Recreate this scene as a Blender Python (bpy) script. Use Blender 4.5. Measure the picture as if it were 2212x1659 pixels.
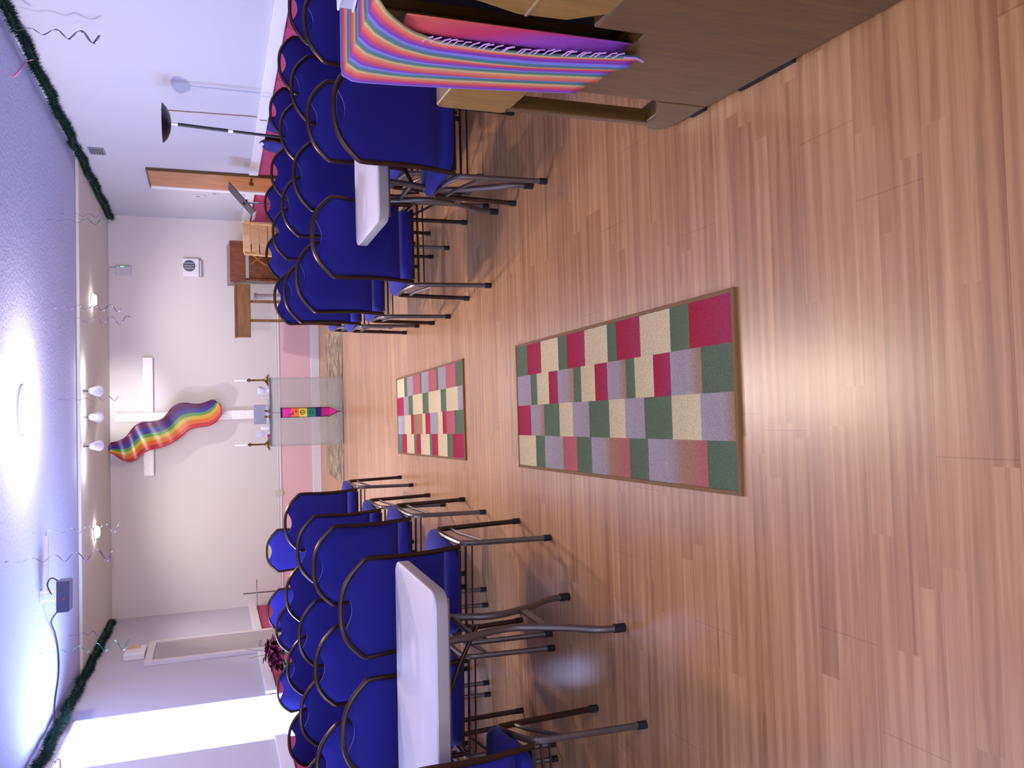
import bpy, math, random
from mathutils import Vector, Matrix
random.seed(7)
for o in list(bpy.data.objects): bpy.data.objects.remove(o)
S = bpy.context.scene
COL = S.collection
PI = math.pi

# ------------------------------------------------------------------ camera
F_PX, TH, PS, RO, CAM_H = 1805.7, 0.34457, 0.04078, -0.0152, 1.46
fw = Vector((math.sin(PS)*math.cos(TH), math.cos(PS)*math.cos(TH), -math.sin(TH)))
rt = Vector((math.cos(PS), -math.sin(PS), 0)); up = rt.cross(fw)
rt2 = rt*math.cos(RO) + up*math.sin(RO); up2 = up*math.cos(RO) - rt*math.sin(RO)
cd = bpy.data.cameras.new('camera'); cam = bpy.data.objects.new('camera', cd); COL.objects.link(cam)
cx, cy, cz = -up2, rt2, -fw          # the phone was held upright: the picture is turned on its side
cam.matrix_world = Matrix(((cx.x, cy.x, cz.x, 0), (cx.y, cy.y, cz.y, 0), (cx.z, cy.z, cz.z, CAM_H), (0, 0, 0, 1)))
cd.sensor_width = 36; cd.lens = 36*F_PX/2212; cd.clip_start = 0.05
S.camera = cam

# ------------------------------------------------------------------ world, lights, exposure
w = bpy.data.worlds.new('sky'); S.world = w; w.use_nodes = True
bg = w.node_tree.nodes['Background']; bg.inputs[0].default_value = (0.62, 0.72, 1.0, 1); bg.inputs[1].default_value = 4.0
S.view_settings.view_transform = 'Standard'; S.view_settings.look = 'None'
S.view_settings.exposure = 0.0; S.view_settings.gamma = 1.0; S.view_settings.use_curve_mapping = False

def area(name, loc, target, sx, sy, power, color):
    l = bpy.data.lights.new(name, 'AREA'); l.shape = 'RECTANGLE'; l.size = sx; l.size_y = sy; l.energy = power; l.color = color
    o = bpy.data.objects.new(name, l); COL.objects.link(o); o.location = loc
    d = Vector(target) - Vector(loc); o.rotation_euler = d.to_track_quat('-Z', 'Y').to_euler(); return o
def lamp(name, loc, power, color, radius=0.05, kind='POINT', target=None, angle=1.0, blend=0.5):
    l = bpy.data.lights.new(name, kind); l.energy = power; l.color = color; l.shadow_soft_size = radius
    o = bpy.data.objects.new(name, l); COL.objects.link(o); o.location = loc
    if kind == 'SPOT':
        l.spot_size = angle; l.spot_blend = blend
        o.rotation_euler = (Vector(target)-Vector(loc)).to_track_quat('-Z', 'Y').to_euler()
    return o
XL, XR, YF, YB, ZC = -2.524, 2.851, -1.6, 12.25, 2.774
WIN = [(7.06, 8.23, 0.70, 2.64), (3.2, 4.3, 0.92, 2.5), (-0.6, 0.8, 0.92, 2.5)]  # only the first window is in view; the others are added for light
DAY = (0.42, 0.53, 1.0)
# daylight at the visible window; the other panels are added fill at unseen openings
area('daylight_window_1', (XL-0.30, 7.79, 1.75), (2.0, 7.4, 1.7), 0.95, 1.75, 200, DAY)
area('added_daylight_2', (XL-0.30, 3.75, 1.70), (2.0, 4.2, 1.3), 1.1, 1.6, 38, DAY)
area('added_daylight_3', (XL-0.30, 0.10, 1.70), (2.0, 2.0, 1.4), 1.4, 1.6, 30, DAY)
area('added_daylight_rear', (0.2, YF-0.3, 1.45), (0.2, 5.0, 1.6), 3.2, 2.0, 14, (0.62, 0.64, 1.0))
lamp('ceiling_light_glow', (0.15, 7.0, 2.64), 150, (1.0, 0.82, 0.70), 0.05)
lamp('near_added_lamp', (0.15, 4.7, 2.60), 64, (1.0, 0.80, 0.60), 0.09)  # unseen lamp without a fixture, added for the floor highlight
lamp('rear_fill_lamp', (0.15, 1.2, 2.60), 32, (1.0, 0.78, 0.55), 0.12)  # unseen fill lamp, added to brighten the near floor

# ------------------------------------------------------------------ materials
def lin(c): return tuple(((x/255)/12.92 if x/255 <= .04045 else ((x/255+.055)/1.055)**2.4) for x in c) + (1,)
def mat(name, c, rough=0.6, metal=0.0, emit=None, es=0.0, spec=None, bump=None, sheen=0.0, coat=0.0):
    m = bpy.data.materials.new(name); m.use_nodes = True; nt = m.node_tree; b = nt.nodes['Principled BSDF']
    b.inputs['Base Color'].default_value = lin(c); b.inputs['Roughness'].default_value = rough; b.inputs['Metallic'].default_value = metal
    if spec is not None: b.inputs['Specular IOR Level'].default_value = spec
    if emit: b.inputs['Emission Color'].default_value = lin(emit); b.inputs['Emission Strength'].default_value = es
    if sheen: b.inputs['Sheen Weight'].default_value = sheen; b.inputs['Sheen Roughness'].default_value = 0.4
    if coat: b.inputs['Coat Weight'].default_value = coat; b.inputs['Coat Roughness'].default_value = 0.15
    if bump:
        sc, st, ds = bump
        tc = nt.nodes.new('ShaderNodeTexCoord'); n = nt.nodes.new('ShaderNodeTexNoise'); n.inputs['Scale'].default_value = sc; n.inputs['Detail'].default_value = 5
        bp = nt.nodes.new('ShaderNodeBump'); bp.inputs['Strength'].default_value = st; bp.inputs['Distance'].default_value = ds
        nt.links.new(tc.outputs['Object'], n.inputs['Vector']); nt.links.new(n.outputs['Fac'], bp.inputs['Height']); nt.links.new(bp.outputs[0], b.inputs['Normal'])
    return m
def ramp(nt, stops, interp='LINEAR'):
    r = nt.nodes.new('ShaderNodeValToRGB'); cr = r.color_ramp; cr.interpolation = interp
    while len(cr.elements) < len(stops): cr.elements.new(0.5)
    for e, (p, c) in zip(cr.elements, stops): e.position = p; e.color = lin(c)
    return r
def wood(name, dark, light, scale=(1, 14, 14), rough=0.4, coat=0.2):
    m = bpy.data.materials.new(name); m.use_nodes = True; nt = m.node_tree; b = nt.nodes['Principled BSDF']
    tc = nt.nodes.new('ShaderNodeTexCoord'); mp = nt.nodes.new('ShaderNodeMapping'); mp.inputs['Scale'].default_value = scale
    n = nt.nodes.new('ShaderNodeTexNoise'); n.inputs['Scale'].default_value = 3; n.inputs['Detail'].default_value = 8; n.inputs['Distortion'].default_value = 0.6
    r = ramp(nt, [(0.3, dark), (0.7, light)])
    nt.links.new(tc.outputs['Object'], mp.inputs[0]); nt.links.new(mp.outputs[0], n.inputs['Vector']); nt.links.new(n.outputs['Fac'], r.inputs[0])
    nt.links.new(r.outputs[0], b.inputs['Base Color']); b.inputs['Roughness'].default_value = rough; b.inputs['Coat Weight'].default_value = coat
    return m

def floor_material():
    m = bpy.data.materials.new('laminate_floor'); m.use_nodes = True; nt = m.node_tree; L = nt.links; b = nt.nodes['Principled BSDF']
    N = nt.nodes.new
    tc = N('ShaderNodeTexCoord'); sep = N('ShaderNodeSeparateXYZ'); L.new(tc.outputs['Object'], sep.inputs[0])
    def math_(op, a, bb=None):
        n = N('ShaderNodeMath'); n.operation = op
        for i, v in enumerate((a, bb)):
            if v is None: continue
            if isinstance(v, (int, float)): n.inputs[i].default_value = v
            else: L.new(v, n.inputs[i])
        return n.outputs[0]
    def white(*ins):
        cb = N('ShaderNodeCombineXYZ')
        for i, v in enumerate(ins): L.new(v, cb.inputs[i])
        wn = N('ShaderNodeTexWhiteNoise'); wn.noise_dimensions = '3D'; L.new(cb.outputs[0], wn.inputs['Vector']); return wn.outputs['Value']
    zero = N('ShaderNodeValue'); zero.outputs[0].default_value = 0.0
    sy = math_('DIVIDE', sep.outputs['Y'], 0.066); row = math_('FLOOR', sy)
    off = math_('MULTIPLY', white(row, zero.outputs[0], zero.outputs[0]), 1.7)
    sx = math_('DIVIDE', math_('ADD', sep.outputs['X'], off), 0.95); colm = math_('FLOOR', sx)
    strip = white(row, colm, zero.outputs[0])
    py = math_('DIVIDE', sep.outputs['Y'], 0.198); prow = math_('FLOOR', py); poff = math_('MULTIPLY', white(prow, prow, prow), 1.2)
    px = math_('DIVIDE', math_('ADD', sep.outputs['X'], poff), 1.25)
    # grain
    mp = N('ShaderNodeMapping'); mp.inputs['Scale'].default_value = (1.2, 30, 1); L.new(tc.outputs['Object'], mp.inputs[0])
    ad = N('ShaderNodeVectorMath'); ad.operation = 'ADD'; cb = N('ShaderNodeCombineXYZ'); L.new(math_('MULTIPLY', strip, 37.0), cb.inputs[0]); L.new(math_('MULTIPLY', strip, 11.0), cb.inputs[2])
    L.new(mp.outputs[0], ad.inputs[0]); L.new(cb.outputs[0], ad.inputs[1])
    g = N('ShaderNodeTexNoise'); g.inputs['Scale'].default_value = 1.6; g.inputs['Detail'].default_value = 7; g.inputs['Distortion'].default_value = 0.9; L.new(ad.outputs[0], g.inputs['Vector'])
    wv = N('ShaderNodeTexWave'); wv.wave_type = 'BANDS'; wv.bands_direction = 'Y'; wv.inputs['Scale'].default_value = 0.22; wv.inputs['Distortion'].default_value = 14; wv.inputs['Detail'].default_value = 2; wv.inputs['Detail Scale'].default_value = 0.35; L.new(ad.outputs[0], wv.inputs['Vector'])
    mix = math_('ADD', math_('ADD', math_('MULTIPLY', strip, 0.20), math_('MULTIPLY', wv.outputs['Fac'], 0.12)), math_('MULTIPLY', g.outputs['Fac'], 0.70))
    r = ramp(nt, [(0.28, (156, 110, 70)), (0.52, (186, 138, 92)), (0.78, (208, 162, 114))]); L.new(mix, r.inputs[0])
    # fine joints between planks
    fy = math_('FRACT', py); fx = math_('FRACT', px)
    jy = math_('LESS_THAN', fy, 0.010); jx = math_('LESS_THAN', fx, 0.0022); j = math_('MAXIMUM', jy, jx)
    mx = N('ShaderNodeMixRGB'); mx.blend_type = 'MULTIPLY'; mx.inputs[2].default_value = (0.62, 0.55, 0.5, 1)
    L.new(math_('MULTIPLY', j, 0.6), mx.inputs[0]); L.new(r.outputs[0], mx.inputs[1]); L.new(mx.outputs[0], b.inputs['Base Color'])
    b.inputs['Roughness'].default_value = 0.30; b.inputs['Specular IOR Level'].default_value = 0.8
    bp = N('ShaderNodeBump'); bp.inputs['Strength'].default_value = 0.10; bp.inputs['Distance'].default_value = 0.002; L.new(g.outputs['Fac'], bp.inputs['Height']); L.new(bp.outputs[0], b.inputs['Normal'])
    return m
def stripe_material(name, stops, repeat, interp='LINEAR', rough=0.8, axis=0):
    m = bpy.data.materials.new(name); m.use_nodes = True; nt = m.node_tree; L = nt.links; b = nt.nodes['Principled BSDF']
    uv = nt.nodes.new('ShaderNodeUVMap'); sp = nt.nodes.new('ShaderNodeSeparateXYZ'); L.new(uv.outputs[0], sp.inputs[0])
    mu = nt.nodes.new('ShaderNodeMath'); mu.operation = 'MULTIPLY'; mu.inputs[1].default_value = repeat; L.new(sp.outputs[axis], mu.inputs[0])
    fr = nt.nodes.new('ShaderNodeMath'); fr.operation = 'FRACT'; L.new(mu.outputs[0], fr.inputs[0])
    r = ramp(nt, stops, interp); L.new(fr.outputs[0], r.inputs[0]); L.new(r.outputs[0], b.inputs['Base Color']); b.inputs['Roughness'].default_value = rough
    return m
def tint_glass(name, c, alpha, rough=0.1):
    m = bpy.data.materials.new(name); m.use_nodes = True; nt = m.node_tree; L = nt.links; b = nt.nodes['Principled BSDF']
    b.inputs['Base Color'].default_value = lin(c); b.inputs['Roughness'].default_value = rough
    tr = nt.nodes.new('ShaderNodeBsdfTransparent'); mx = nt.nodes.new('ShaderNodeMixShader'); mx.inputs[0].default_value = alpha
    L.new(tr.outputs[0], mx.inputs[1]); L.new(b.outputs[0], mx.inputs[2]); L.new(mx.outputs[0], nt.nodes['Material Output'].inputs['Surface'])
    return m

M = {}
M['floor'] = floor_material()
M['wall'] = mat('warm_white_wall_paint', (212, 206, 208), 0.85, bump=(60, 0.05, 0.002))
M['wall_side'] = mat('light_dimmed_wall_paint', (190, 190, 204), 0.85)  # same paint as the altar wall, darkened and cooled to temper its light
M['wall_pink'] = mat('pale_pink_dado_paint', (222, 186, 194), 0.8)
M['mauve'] = mat('mauve_dado_paint', (176, 62, 110), 0.7)
M['trim'] = mat('white_gloss_trim', (226, 224, 232), 0.45)
M['ceiling'] = mat('stippled_ceiling_paint', (184, 192, 230), 0.95, bump=(38, 0.5, 0.01))
M['ceiling_smooth'] = mat('smooth_ceiling_paint', (208, 208, 204), 0.8)
M['fabric'] = mat('royal_blue_upholstery', (27, 22, 128), 0.92, sheen=0.10, bump=(700, 0.15, 0.001))
M['bronze'] = mat('bronze_tube', (74, 58, 52), 0.32, 0.85)
M['greymetal'] = mat('grey_hammered_tube', (112, 104, 100), 0.38, 0.7)
M['rubber'] = mat('black_rubber', (22, 20, 24), 0.7)
M['black'] = mat('black_satin', (24, 22, 30), 0.35)
M['chrome'] = mat('chrome', (220, 220, 230), 0.12, 1.0)
M['plastic'] = mat('white_table_plastic', (222, 214, 222), 0.45, bump=(300, 0.05, 0.001))
M['plasticrim'] = mat('shade_greyed_rim', (158, 150, 148), 0.55)  # the white table plastic, greyed for the shade on its rim
M['wood_dark'] = wood('dark_brown_wood', (78, 50, 14), (104, 72, 24), (20, 20, 1.5), 0.42)
M['wood_mid'] = wood('mid_brown_wood', (120, 86, 26), (150, 112, 44), (14, 14, 1.2), 0.4)
M['wood_red'] = wood('red_brown_wood', (92, 50, 32), (128, 76, 48), (8, 8, 2), 0.4)
M['wood_oak'] = wood('oak_wood', (104, 70, 42), (134, 94, 58), (2, 8, 12), 0.5)
M['wood_pine'] = wood('pine_wood', (206, 166, 112), (232, 198, 148), (8, 8, 2), 0.45)
M['wood_door'] = wood('orange_brown_door', (158, 98, 54), (190, 124, 74), (8, 8, 1), 0.4)
M['white'] = mat('white_paper', (236, 232, 244), 0.6)
M['wax'] = mat('white_wax', (240, 236, 250), 0.4)
M['brass'] = mat('aged_brass', (120, 92, 48), 0.3, 0.9)
M['porcelain'] = mat('white_porcelain', (236, 232, 248), 0.3)
M['crystal'] = tint_glass('clear_crystal', (226, 222, 240), 0.45, 0.05)
M['glass_panel'] = tint_glass('grey_smoked_glass', (182, 184, 168), 0.40, 0.15)
M['glass_top'] = tint_glass('glass_plate', (140, 146, 150), 0.3, 0.08)
M['pane'] = tint_glass('window_glass', (255, 255, 255), 0.04, 0.02)
M['grey'] = mat('grey_card', (140, 136, 148), 0.6)
M['darkgrey'] = mat('dark_grey_plastic', (80, 84, 100), 0.5)
M['lightgrey'] = mat('light_grey_plastic', (196, 192, 204), 0.5)
M['doorgrey'] = mat('pale_grey_door_paint', (168, 160, 164), 0.6)
M['lampglow'] = mat('lit_diffuser', (255, 250, 245), 0.4, emit=(255, 246, 236), es=30)
M['bulb'] = mat('lit_bulb', (255, 255, 255), 0.4, emit=(255, 250, 240), es=40)
M['led'] = mat('green_led', (60, 255, 140), 0.4, emit=(60, 255, 150), es=3)
M['spothead'] = mat('lavender_grey_metal', (176, 172, 206), 0.4, 0.2)
M['projector'] = mat('blue_black_plastic', (52, 56, 92), 0.35)
M['red'] = mat('red_glaze', (150, 40, 50), 0.4)
M['cord_brown'] = mat('brown_cord', (150, 118, 96), 0.6)
M['burgundy'] = mat('burgundy_leaf', (112, 36, 66), 0.55)
M['leafgreen'] = mat('dull_green_leaf', (92, 98, 66), 0.6)
M['terracotta'] = mat('pot', (150, 120, 112), 0.7)
M['tinsel'] = mat('dark_green_tinsel', (14, 46, 34), 0.4, 0.2)
M['tinsel2'] = mat('blue_green_tinsel', (24, 66, 80), 0.35, 0.3)
M['foil_dark'] = mat('purple_foil', (120, 92, 140), 0.3, 0.75)
M['foil_green'] = mat('green_foil', (40, 120, 100), 0.3, 0.75)
M['foil_silver'] = mat('silver_foil', (140, 136, 160), 0.28, 0.85)
M['foil_pink'] = mat('pink_foil', (226, 130, 160), 0.35, 0.4)
M['binding'] = mat('tan_rug_binding', (132, 96, 58), 0.85)
M['crosscloth'] = mat('white_crumpled_foil', (248, 245, 248), 0.35, 0.05, bump=(26, 0.8, 0.02))
RAIN = [(0.0, (118, 48, 150)), (0.12, (150, 66, 166)), (0.20, (196, 50, 92)), (0.34, (214, 96, 78)), (0.5, (216, 132, 96)), (0.58, (206, 188, 122)), (0.67, (84, 128, 104)), (0.80, (76, 114, 132)), (0.88, (116, 134, 210)), (0.97, (140, 96, 200)), (1.0, (118, 48, 150))]
M['serape'] = stripe_material('rainbow_woven_cloth', RAIN, 1.0, rough=0.9)
M['flag'] = stripe_material('six_colour_rainbow_film', [(0.0, (82, 16, 76)), (0.22, (44, 34, 124)), (0.42, (68, 132, 52)), (0.54, (188, 154, 32)), (0.68, (204, 94, 32)), (0.84, (176, 34, 48))], 1.0, 'CONSTANT', 0.3)
M['stole'] = stripe_material('banner_blocks', [(0.0, (30, 24, 50)), (0.02, (222, 40, 150)), (0.17, (238, 110, 60)), (0.31, (226, 206, 70)), (0.45, (30, 130, 100)), (0.60, (32, 26, 92)), (0.71, (190, 24, 110)), (0.85, (226, 40, 140))], 0.999, 'CONSTANT', 0.8, axis=1)
M['ink'] = mat('black_ink', (30, 20, 30), 0.8)
M['mat_runner'] = None
def mat_marbled():
    m = bpy.data.materials.new('worn_cream_mat'); m.use_nodes = True; nt = m.node_tree; L = nt.links; b = nt.nodes['Principled BSDF']
    tc = nt.nodes.new('ShaderNodeTexCoord'); mp = nt.nodes.new('ShaderNodeMapping'); mp.inputs['Scale'].default_value = (3.0, 5, 1)
    n = nt.nodes.new('ShaderNodeTexNoise'); n.inputs['Scale'].default_value = 2.0; n.inputs['Detail'].default_value = 9; n.inputs['Roughness'].default_value = 0.7
    r = ramp(nt, [(0.38, (98, 86, 84)), (0.5, (156, 136, 114)), (0.64, (204, 180, 144))]); L.new(tc.outputs['Object'], mp.inputs[0]); L.new(mp.outputs[0], n.inputs['Vector']); L.new(n.outputs['Fac'], r.inputs[0]); L.new(r.outputs[0], b.inputs['Base Color']); b.inputs['Roughness'].default_value = 0.95
    return m
M['mat_runner'] = mat_marbled()
def rug_mat():
    m = bpy.data.materials.new('rug_pile'); m.use_nodes = True; nt = m.node_tree; L = nt.links; b = nt.nodes['Principled BSDF']
    a = nt.nodes.new('ShaderNodeVertexColor'); a.layer_name = 'weave'
    n = nt.nodes.new('ShaderNodeTexNoise'); n.inputs['Scale'].default_value = 260; n.inputs['Detail'].default_value = 3; tc = nt.nodes.new('ShaderNodeTexCoord'); L.new(tc.outputs['Object'], n.inputs['Vector'])
    r = ramp(nt, [(0.3, (205, 205, 205)), (0.7, (255, 255, 255))]); L.new(n.outputs['Fac'], r.inputs[0])
    mx = nt.nodes.new('ShaderNodeMixRGB'); mx.blend_type = 'MULTIPLY'; mx.inputs[0].default_value = 1; L.new(a.outputs[0], mx.inputs[1]); L.new(r.outputs[0], mx.inputs[2]); L.new(mx.outputs[0], b.inputs['Base Color'])
    b.inputs['Roughness'].default_value = 1.0; b.inputs['Specular IOR Level'].default_value = 0.1
    bp = nt.nodes.new('ShaderNodeBump'); bp.inputs['Strength'].default_value = 0.4; bp.inputs['Distance'].default_value = 0.003; L.new(n.outputs['Fac'], bp.inputs['Height']); L.new(bp.outputs[0], b.inputs['Normal'])
    return m
M['rug'] = rug_mat()

# ------------------------------------------------------------------ mesh helpers
class MB:
    def __init__(s): s.v = []; s.f = []; s.mi = []; s.uv = {}
    def add(s, vs, fs, m=0, uvs=None):
        b = len(s.v); s.v += [tuple(v) for v in vs]
        for f in fs: s.f.append(tuple(b+i for i in f)); s.mi.append(m)
        if uvs:
            for i, u in enumerate(uvs): s.uv[b+i] = u
        return s
    def box(s, x0, y0, z0, x1, y1, z1, m=0, rot=None, piv=None):
        vs = [Vector((x, y, z)) for x in (x0, x1) for y in (y0, y1) for z in (z0, z1)]
        if rot is not None:
            p = Vector(piv) if piv is not None else Vector(((x0+x1)/2, (y0+y1)/2, (z0+z1)/2)); vs = [rot @ (v-p) + p for v in vs]
        return s.add(vs, [(0, 1, 3, 2), (4, 6, 7, 5), (0, 4, 5, 1), (2, 3, 7, 6), (0, 2, 6, 4), (1, 5, 7, 3)], m)
    def tube(s, pts, r, n=8, closed=False, m=0, caps=True):
        P = [Vector(p) for p in pts]; k = len(P); rr = r if isinstance(r, (list, tuple)) else [r]*k
        T = []
        for i in range(k):
            a = P[(i-1) % k] if (closed or i > 0) else P[i]; b = P[(i+1) % k] if (closed or i < k-1) else P[i]
            T.append((b-a).normalized())
        ref = Vector((0, 0, 1)) if abs(T[0].z) < 0.9 else Vector((1, 0, 0))
        nrm = (ref - T[0]*ref.dot(T[0])).normalized(); vs = []
        for i in range(k):
            nrm = (nrm - T[i]*nrm.dot(T[i])).normalized(); bi = T[i].cross(nrm)
            for j in range(n):
                a = 2*PI*j/n; vs.append(P[i] + (nrm*math.cos(a)+bi*math.sin(a))*rr[i])
        fs = []
        for i in range(k if closed else k-1):
            for j in range(n):
                a = i*n+j; b = i*n+(j+1) % n; c = ((i+1) % k)*n+(j+1) % n; d = ((i+1) % k)*n+j; fs.append((a, b, c, d))
        if caps and not closed: fs.append(tuple(reversed(range(n)))); fs.append(tuple(range((k-1)*n, k*n)))
        return s.add(vs, fs, m)
    def lathe(s, prof, c=(0, 0, 0), n=24, m=0, rot=None):
        vs = []
        for r, z in prof:
            for j in range(n):
                a = 2*PI*j/n; p = Vector((max(r, 1e-4)*math.cos(a), max(r, 1e-4)*math.sin(a), z))
                if rot is not None: p = rot @ p
                vs.append(p+Vector(c))
        fs = [(i*n+j, i*n+(j+1) % n, (i+1)*n+(j+1) % n, (i+1)*n+j) for i in range(len(prof)-1) for j in range(n)]
        fs.append(tuple(reversed(range(n)))); fs.append(tuple(range((len(prof)-1)*n, len(prof)*n)))
        return s.add(vs, fs, m)
    def prism(s, poly, fn, t0, t1, m=0):
        n = len(poly); vs = [fn(a, b, t0) for a, b in poly] + [fn(a, b, t1) for a, b in poly]
        fs = [tuple(reversed(range(n))), tuple(range(n, 2*n))] + [(i, (i+1) % n, n+(i+1) % n, n+i) for i in range(n)]
        return s.add(vs, fs, m)
    def grid(s, fn, nu, nv, m=0, uvfn=None, flip=False):
        vs = []; uvs = []
        for i in range(nu+1):
            for j in range(nv+1):
                vs.append(fn(i/nu, j/nv)); uvs.append(uvfn(i/nu, j/nv) if uvfn else (i/nu, j/nv))
        fs = []
        for i in range(nu):
            for j in range(nv):
                q = (i*(nv+1)+j, (i+1)*(nv+1)+j, (i+1)*(nv+1)+j+1, i*(nv+1)+j+1); fs.append(q[::-1] if flip else q)
        return s.add(vs, fs, m, uvs)
    def build(s, name, mats, parent=None, smooth=True, bevel=0.0, solid=0.0, segs=2, angle=40):
        me = bpy.data.meshes.new(name); me.from_pydata(s.v, [], s.f)
        if not isinstance(mats, (list, tuple)): mats = [mats]
        for m in mats: me.materials.append(m)
        if s.uv:
            ul = me.uv_layers.new(name='UVMap')
            for lp in me.loops: ul.data[lp.index].uv = s.uv.get(lp.vertex_index, (0, 0))
        for p, mi in zip(me.polygons, s.mi): p.material_index = mi
        me.validate(); me.update()
        import bmesh
        bm = bmesh.new(); bm.from_mesh(me); 
        if not solid: bmesh.ops.recalc_face_normals(bm, faces=bm.faces)
        bm.to_mesh(me); bm.free()
        if smooth: me.shade_smooth(); me.set_sharp_from_angle(angle=math.radians(angle))
        o = bpy.data.objects.new(name, me); COL.objects.link(o)
        if parent: o.parent = parent
        if solid: md = o.modifiers.new('solid', 'SOLIDIFY'); md.thickness = solid; md.offset = 0
        if bevel:
            md = o.modifiers.new('bevel', 'BEVEL'); md.width = bevel; md.segments = segs; md.limit_method = 'ANGLE'; md.angle_limit = math.radians(50); md.harden_normals = False
        return o
def spline(pts, per=6, closed=False):
    P = [Vector(p) for p in pts]; k = len(P); out = []
    for i in range(k if closed else k-1):
        p0 = P[(i-1) % k] if (closed or i > 0) else P[i]; p1 = P[i]; p2 = P[(i+1) % k]; p3 = P[(i+2) % k] if (closed or i < k-2) else p2
        for j in range(per):
            t = j/per; out.append(0.5*((2*p1)+(-p0+p2)*t+(2*p0-5*p1+4*p2-p3)*t*t+(-p0+3*p1-3*p2+p3)*t*t*t))
    if not closed: out.append(P[-1])
    return out
def thing(name, label, cat, loc=(0, 0, 0), rz=0, group=None):
    o = bpy.data.objects.new(name, None); COL.objects.link(o); o.location = loc; o.rotation_euler = (0, 0, rz); o.empty_display_size = 0.1
    return tag(o, label, cat, group)
def tag(o, label, cat, group=None):
    o['label'] = label; o['category'] = cat
    if group: o['group'] = group
    return o
def struct(o, label=None):
    o['kind'] = 'structure'
    if label: o['label'] = label
    return o
def RZ(a): return Matrix.Rotation(a, 3, 'Z')
def RX(a): return Matrix.Rotation(a, 3, 'X')
def RY(a): return Matrix.Rotation(a, 3, 'Y')

# ------------------------------------------------------------------ the room
struct(MB().box(XL-0.12, YF-0.12, -0.1, XR+0.12, YB+0.12, 0).build('floor', M['floor'], smooth=False), 'glossy brown laminate plank floor')
struct(MB().box(XL-0.12, YF-0.12, ZC, XR+0.12, 9.62, ZC+0.12).build('ceiling', M['ceiling'], smooth=False), 'stippled blue white ceiling')
struct(MB().box(XL+0.001, 9.62, ZC-0.035, XR-0.001, YB-0.001, ZC-0.001).build('trim_1', M['ceiling_smooth'], smooth=False, bevel=0.01), 'smooth dropped ceiling band above the altar')
struct(MB().box(XL-0.12, 9.62, ZC, XR+0.12, YB+0.12, ZC+0.12).build('ceiling_back', M['ceiling'], smooth=False))
# left wall with window openings: built from piers
def left_wall():
    m = MB(); t = 0.06; RAIL = 1.0
    wins = sorted(WIN); y = YF-0.12
    for (a, b, z0, z1) in wins:
        m.box(XL-t, y, RAIL, XL, a, ZC); m.box(XL-t, a, z1, XL, b, ZC)
        y = b
    m.box(XL-t, y, RAIL, XL, YB+0.12, ZC)
    y = YF-0.12
    for (a, b, z0, z1) in wins:
        m.box(XL-t, y, 0, XL, a, RAIL, 1); m.box(XL-t, a, 0, XL, b, z0, 1); y = b
    m.box(XL-t, y, 0, XL, YB+0.12, RAIL, 1)
    return m
struct(left_wall().build('wall_left', [M['wall_side'], M['mauve']], smooth=False), 'white wall with mauve dado and bright window')
struct(MB().box(XR, YF-0.12, 1.0, XR+0.14, YB+0.12, ZC).box(XR, YF-0.12, 0, XR+0.14, YB+0.12, 1.0, 1).build('wall_right', [M['wall_side'], M['mauve']], smooth=False), 'white wall with mauve dado')
struct(MB().box(XL, YB, 0.56, XR, YB+0.14, ZC).box(XL, YB, 0, XR, YB+0.14, 0.56, 1).build('wall_back', [M['wall'], M['wall_pink']], smooth=False), 'pale wall behind the altar, pinker at the bottom')
fm = MB(); fm.box(XL, YF-0.12, 0, -1.5, YF, ZC); fm.box(1.9, YF-0.12, 0, XR, YF, ZC); fm.box(-1.5, YF-0.12, 2.4, 1.9, YF, ZC); fm.box(-1.5, YF-0.12, 0, 1.9, YF, 0.5)
struct(fm.build('wall_front', M['wall'], smooth=False))
struct(MB().box(-1.5, YF-0.07, 0.5, 1.9, YF-0.06, 2.4).build('window_4', M['pane'], smooth=False))  # unseen opening, added for the fill light behind the camera
# rails and skirting
def rail(name, boxes, lab):
    m = MB()
    for b in boxes: m.box(*b)
    struct(m.build(name, M['trim'], smooth=False, bevel=0.006), lab)
rail('trim_2', [(XL, 5.0, 0.93, XL+0.03, 7.06, 1.03), (XL, 8.23, 0.93, XL+0.03, 9.72, 1.03), (XL, 10.66, 0.93, XL+0.03, YB, 1.03)], 'white chair rail on the window wall')
rail('trim_3', [(XR-0.03, YF, 0.93, XR, 9.84, 1.03), (XR-0.03, 10.62, 0.93, XR, YB, 1.03)], 'white chair rail on the wall opposite the window')
rail('trim_4', [(XL, YB-0.012, 0.555, XR, YB, 0.57), (XL, YB-0.008, 0.592, XR, YB, 0.600)], 'thin moulding low on the altar wall')
rail('baseboard_back', [(XL+0.02, YB-0.02, 0, XR-0.02, YB, 0.125)], 'white skirting board of the altar wall')
rail('baseboard_left', [(XL, YF, 0, XL+0.018, 9.72, 0.11), (XL, 10.66, 0, XL+0.018, YB, 0.11)], 'white skirting board')
rail('baseboard_right', [(XR-0.018, YF, 0, XR, 9.84, 0.11), (XR-0.018, 10.62, 0, XR, YB, 0.11)], 'white skirting board')
# windows; all but the first are unseen and added to let in light
for i, (a, b, z0, z1) in enumerate(WIN):
    f = MB(); t = 0.022
    f.box(XL-0.05, a, z0, XL-0.004, a+t, z1); f.box(XL-0.05, b-t, z0, XL-0.004, b, z1); f.box(XL-0.05, a, z0, XL-0.004, b, z0+t); f.box(XL-0.05, a, z1-t, XL-0.004, b, z1)
    f.box(XL-0.02, a-0.03, z0-0.03, XL+0.035, b+0.03, z0+0.005)
    root = struct(f.build('window_%d' % (i+1), M['trim'], smooth=False, bevel=0.004), 'tall bright window' if i == 0 else None)
    MB().box(XL-0.028, a+t, z0+t, XL-0.022, b-t, z1-t).build('pane', M['pane'], root, smooth=False)
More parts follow.
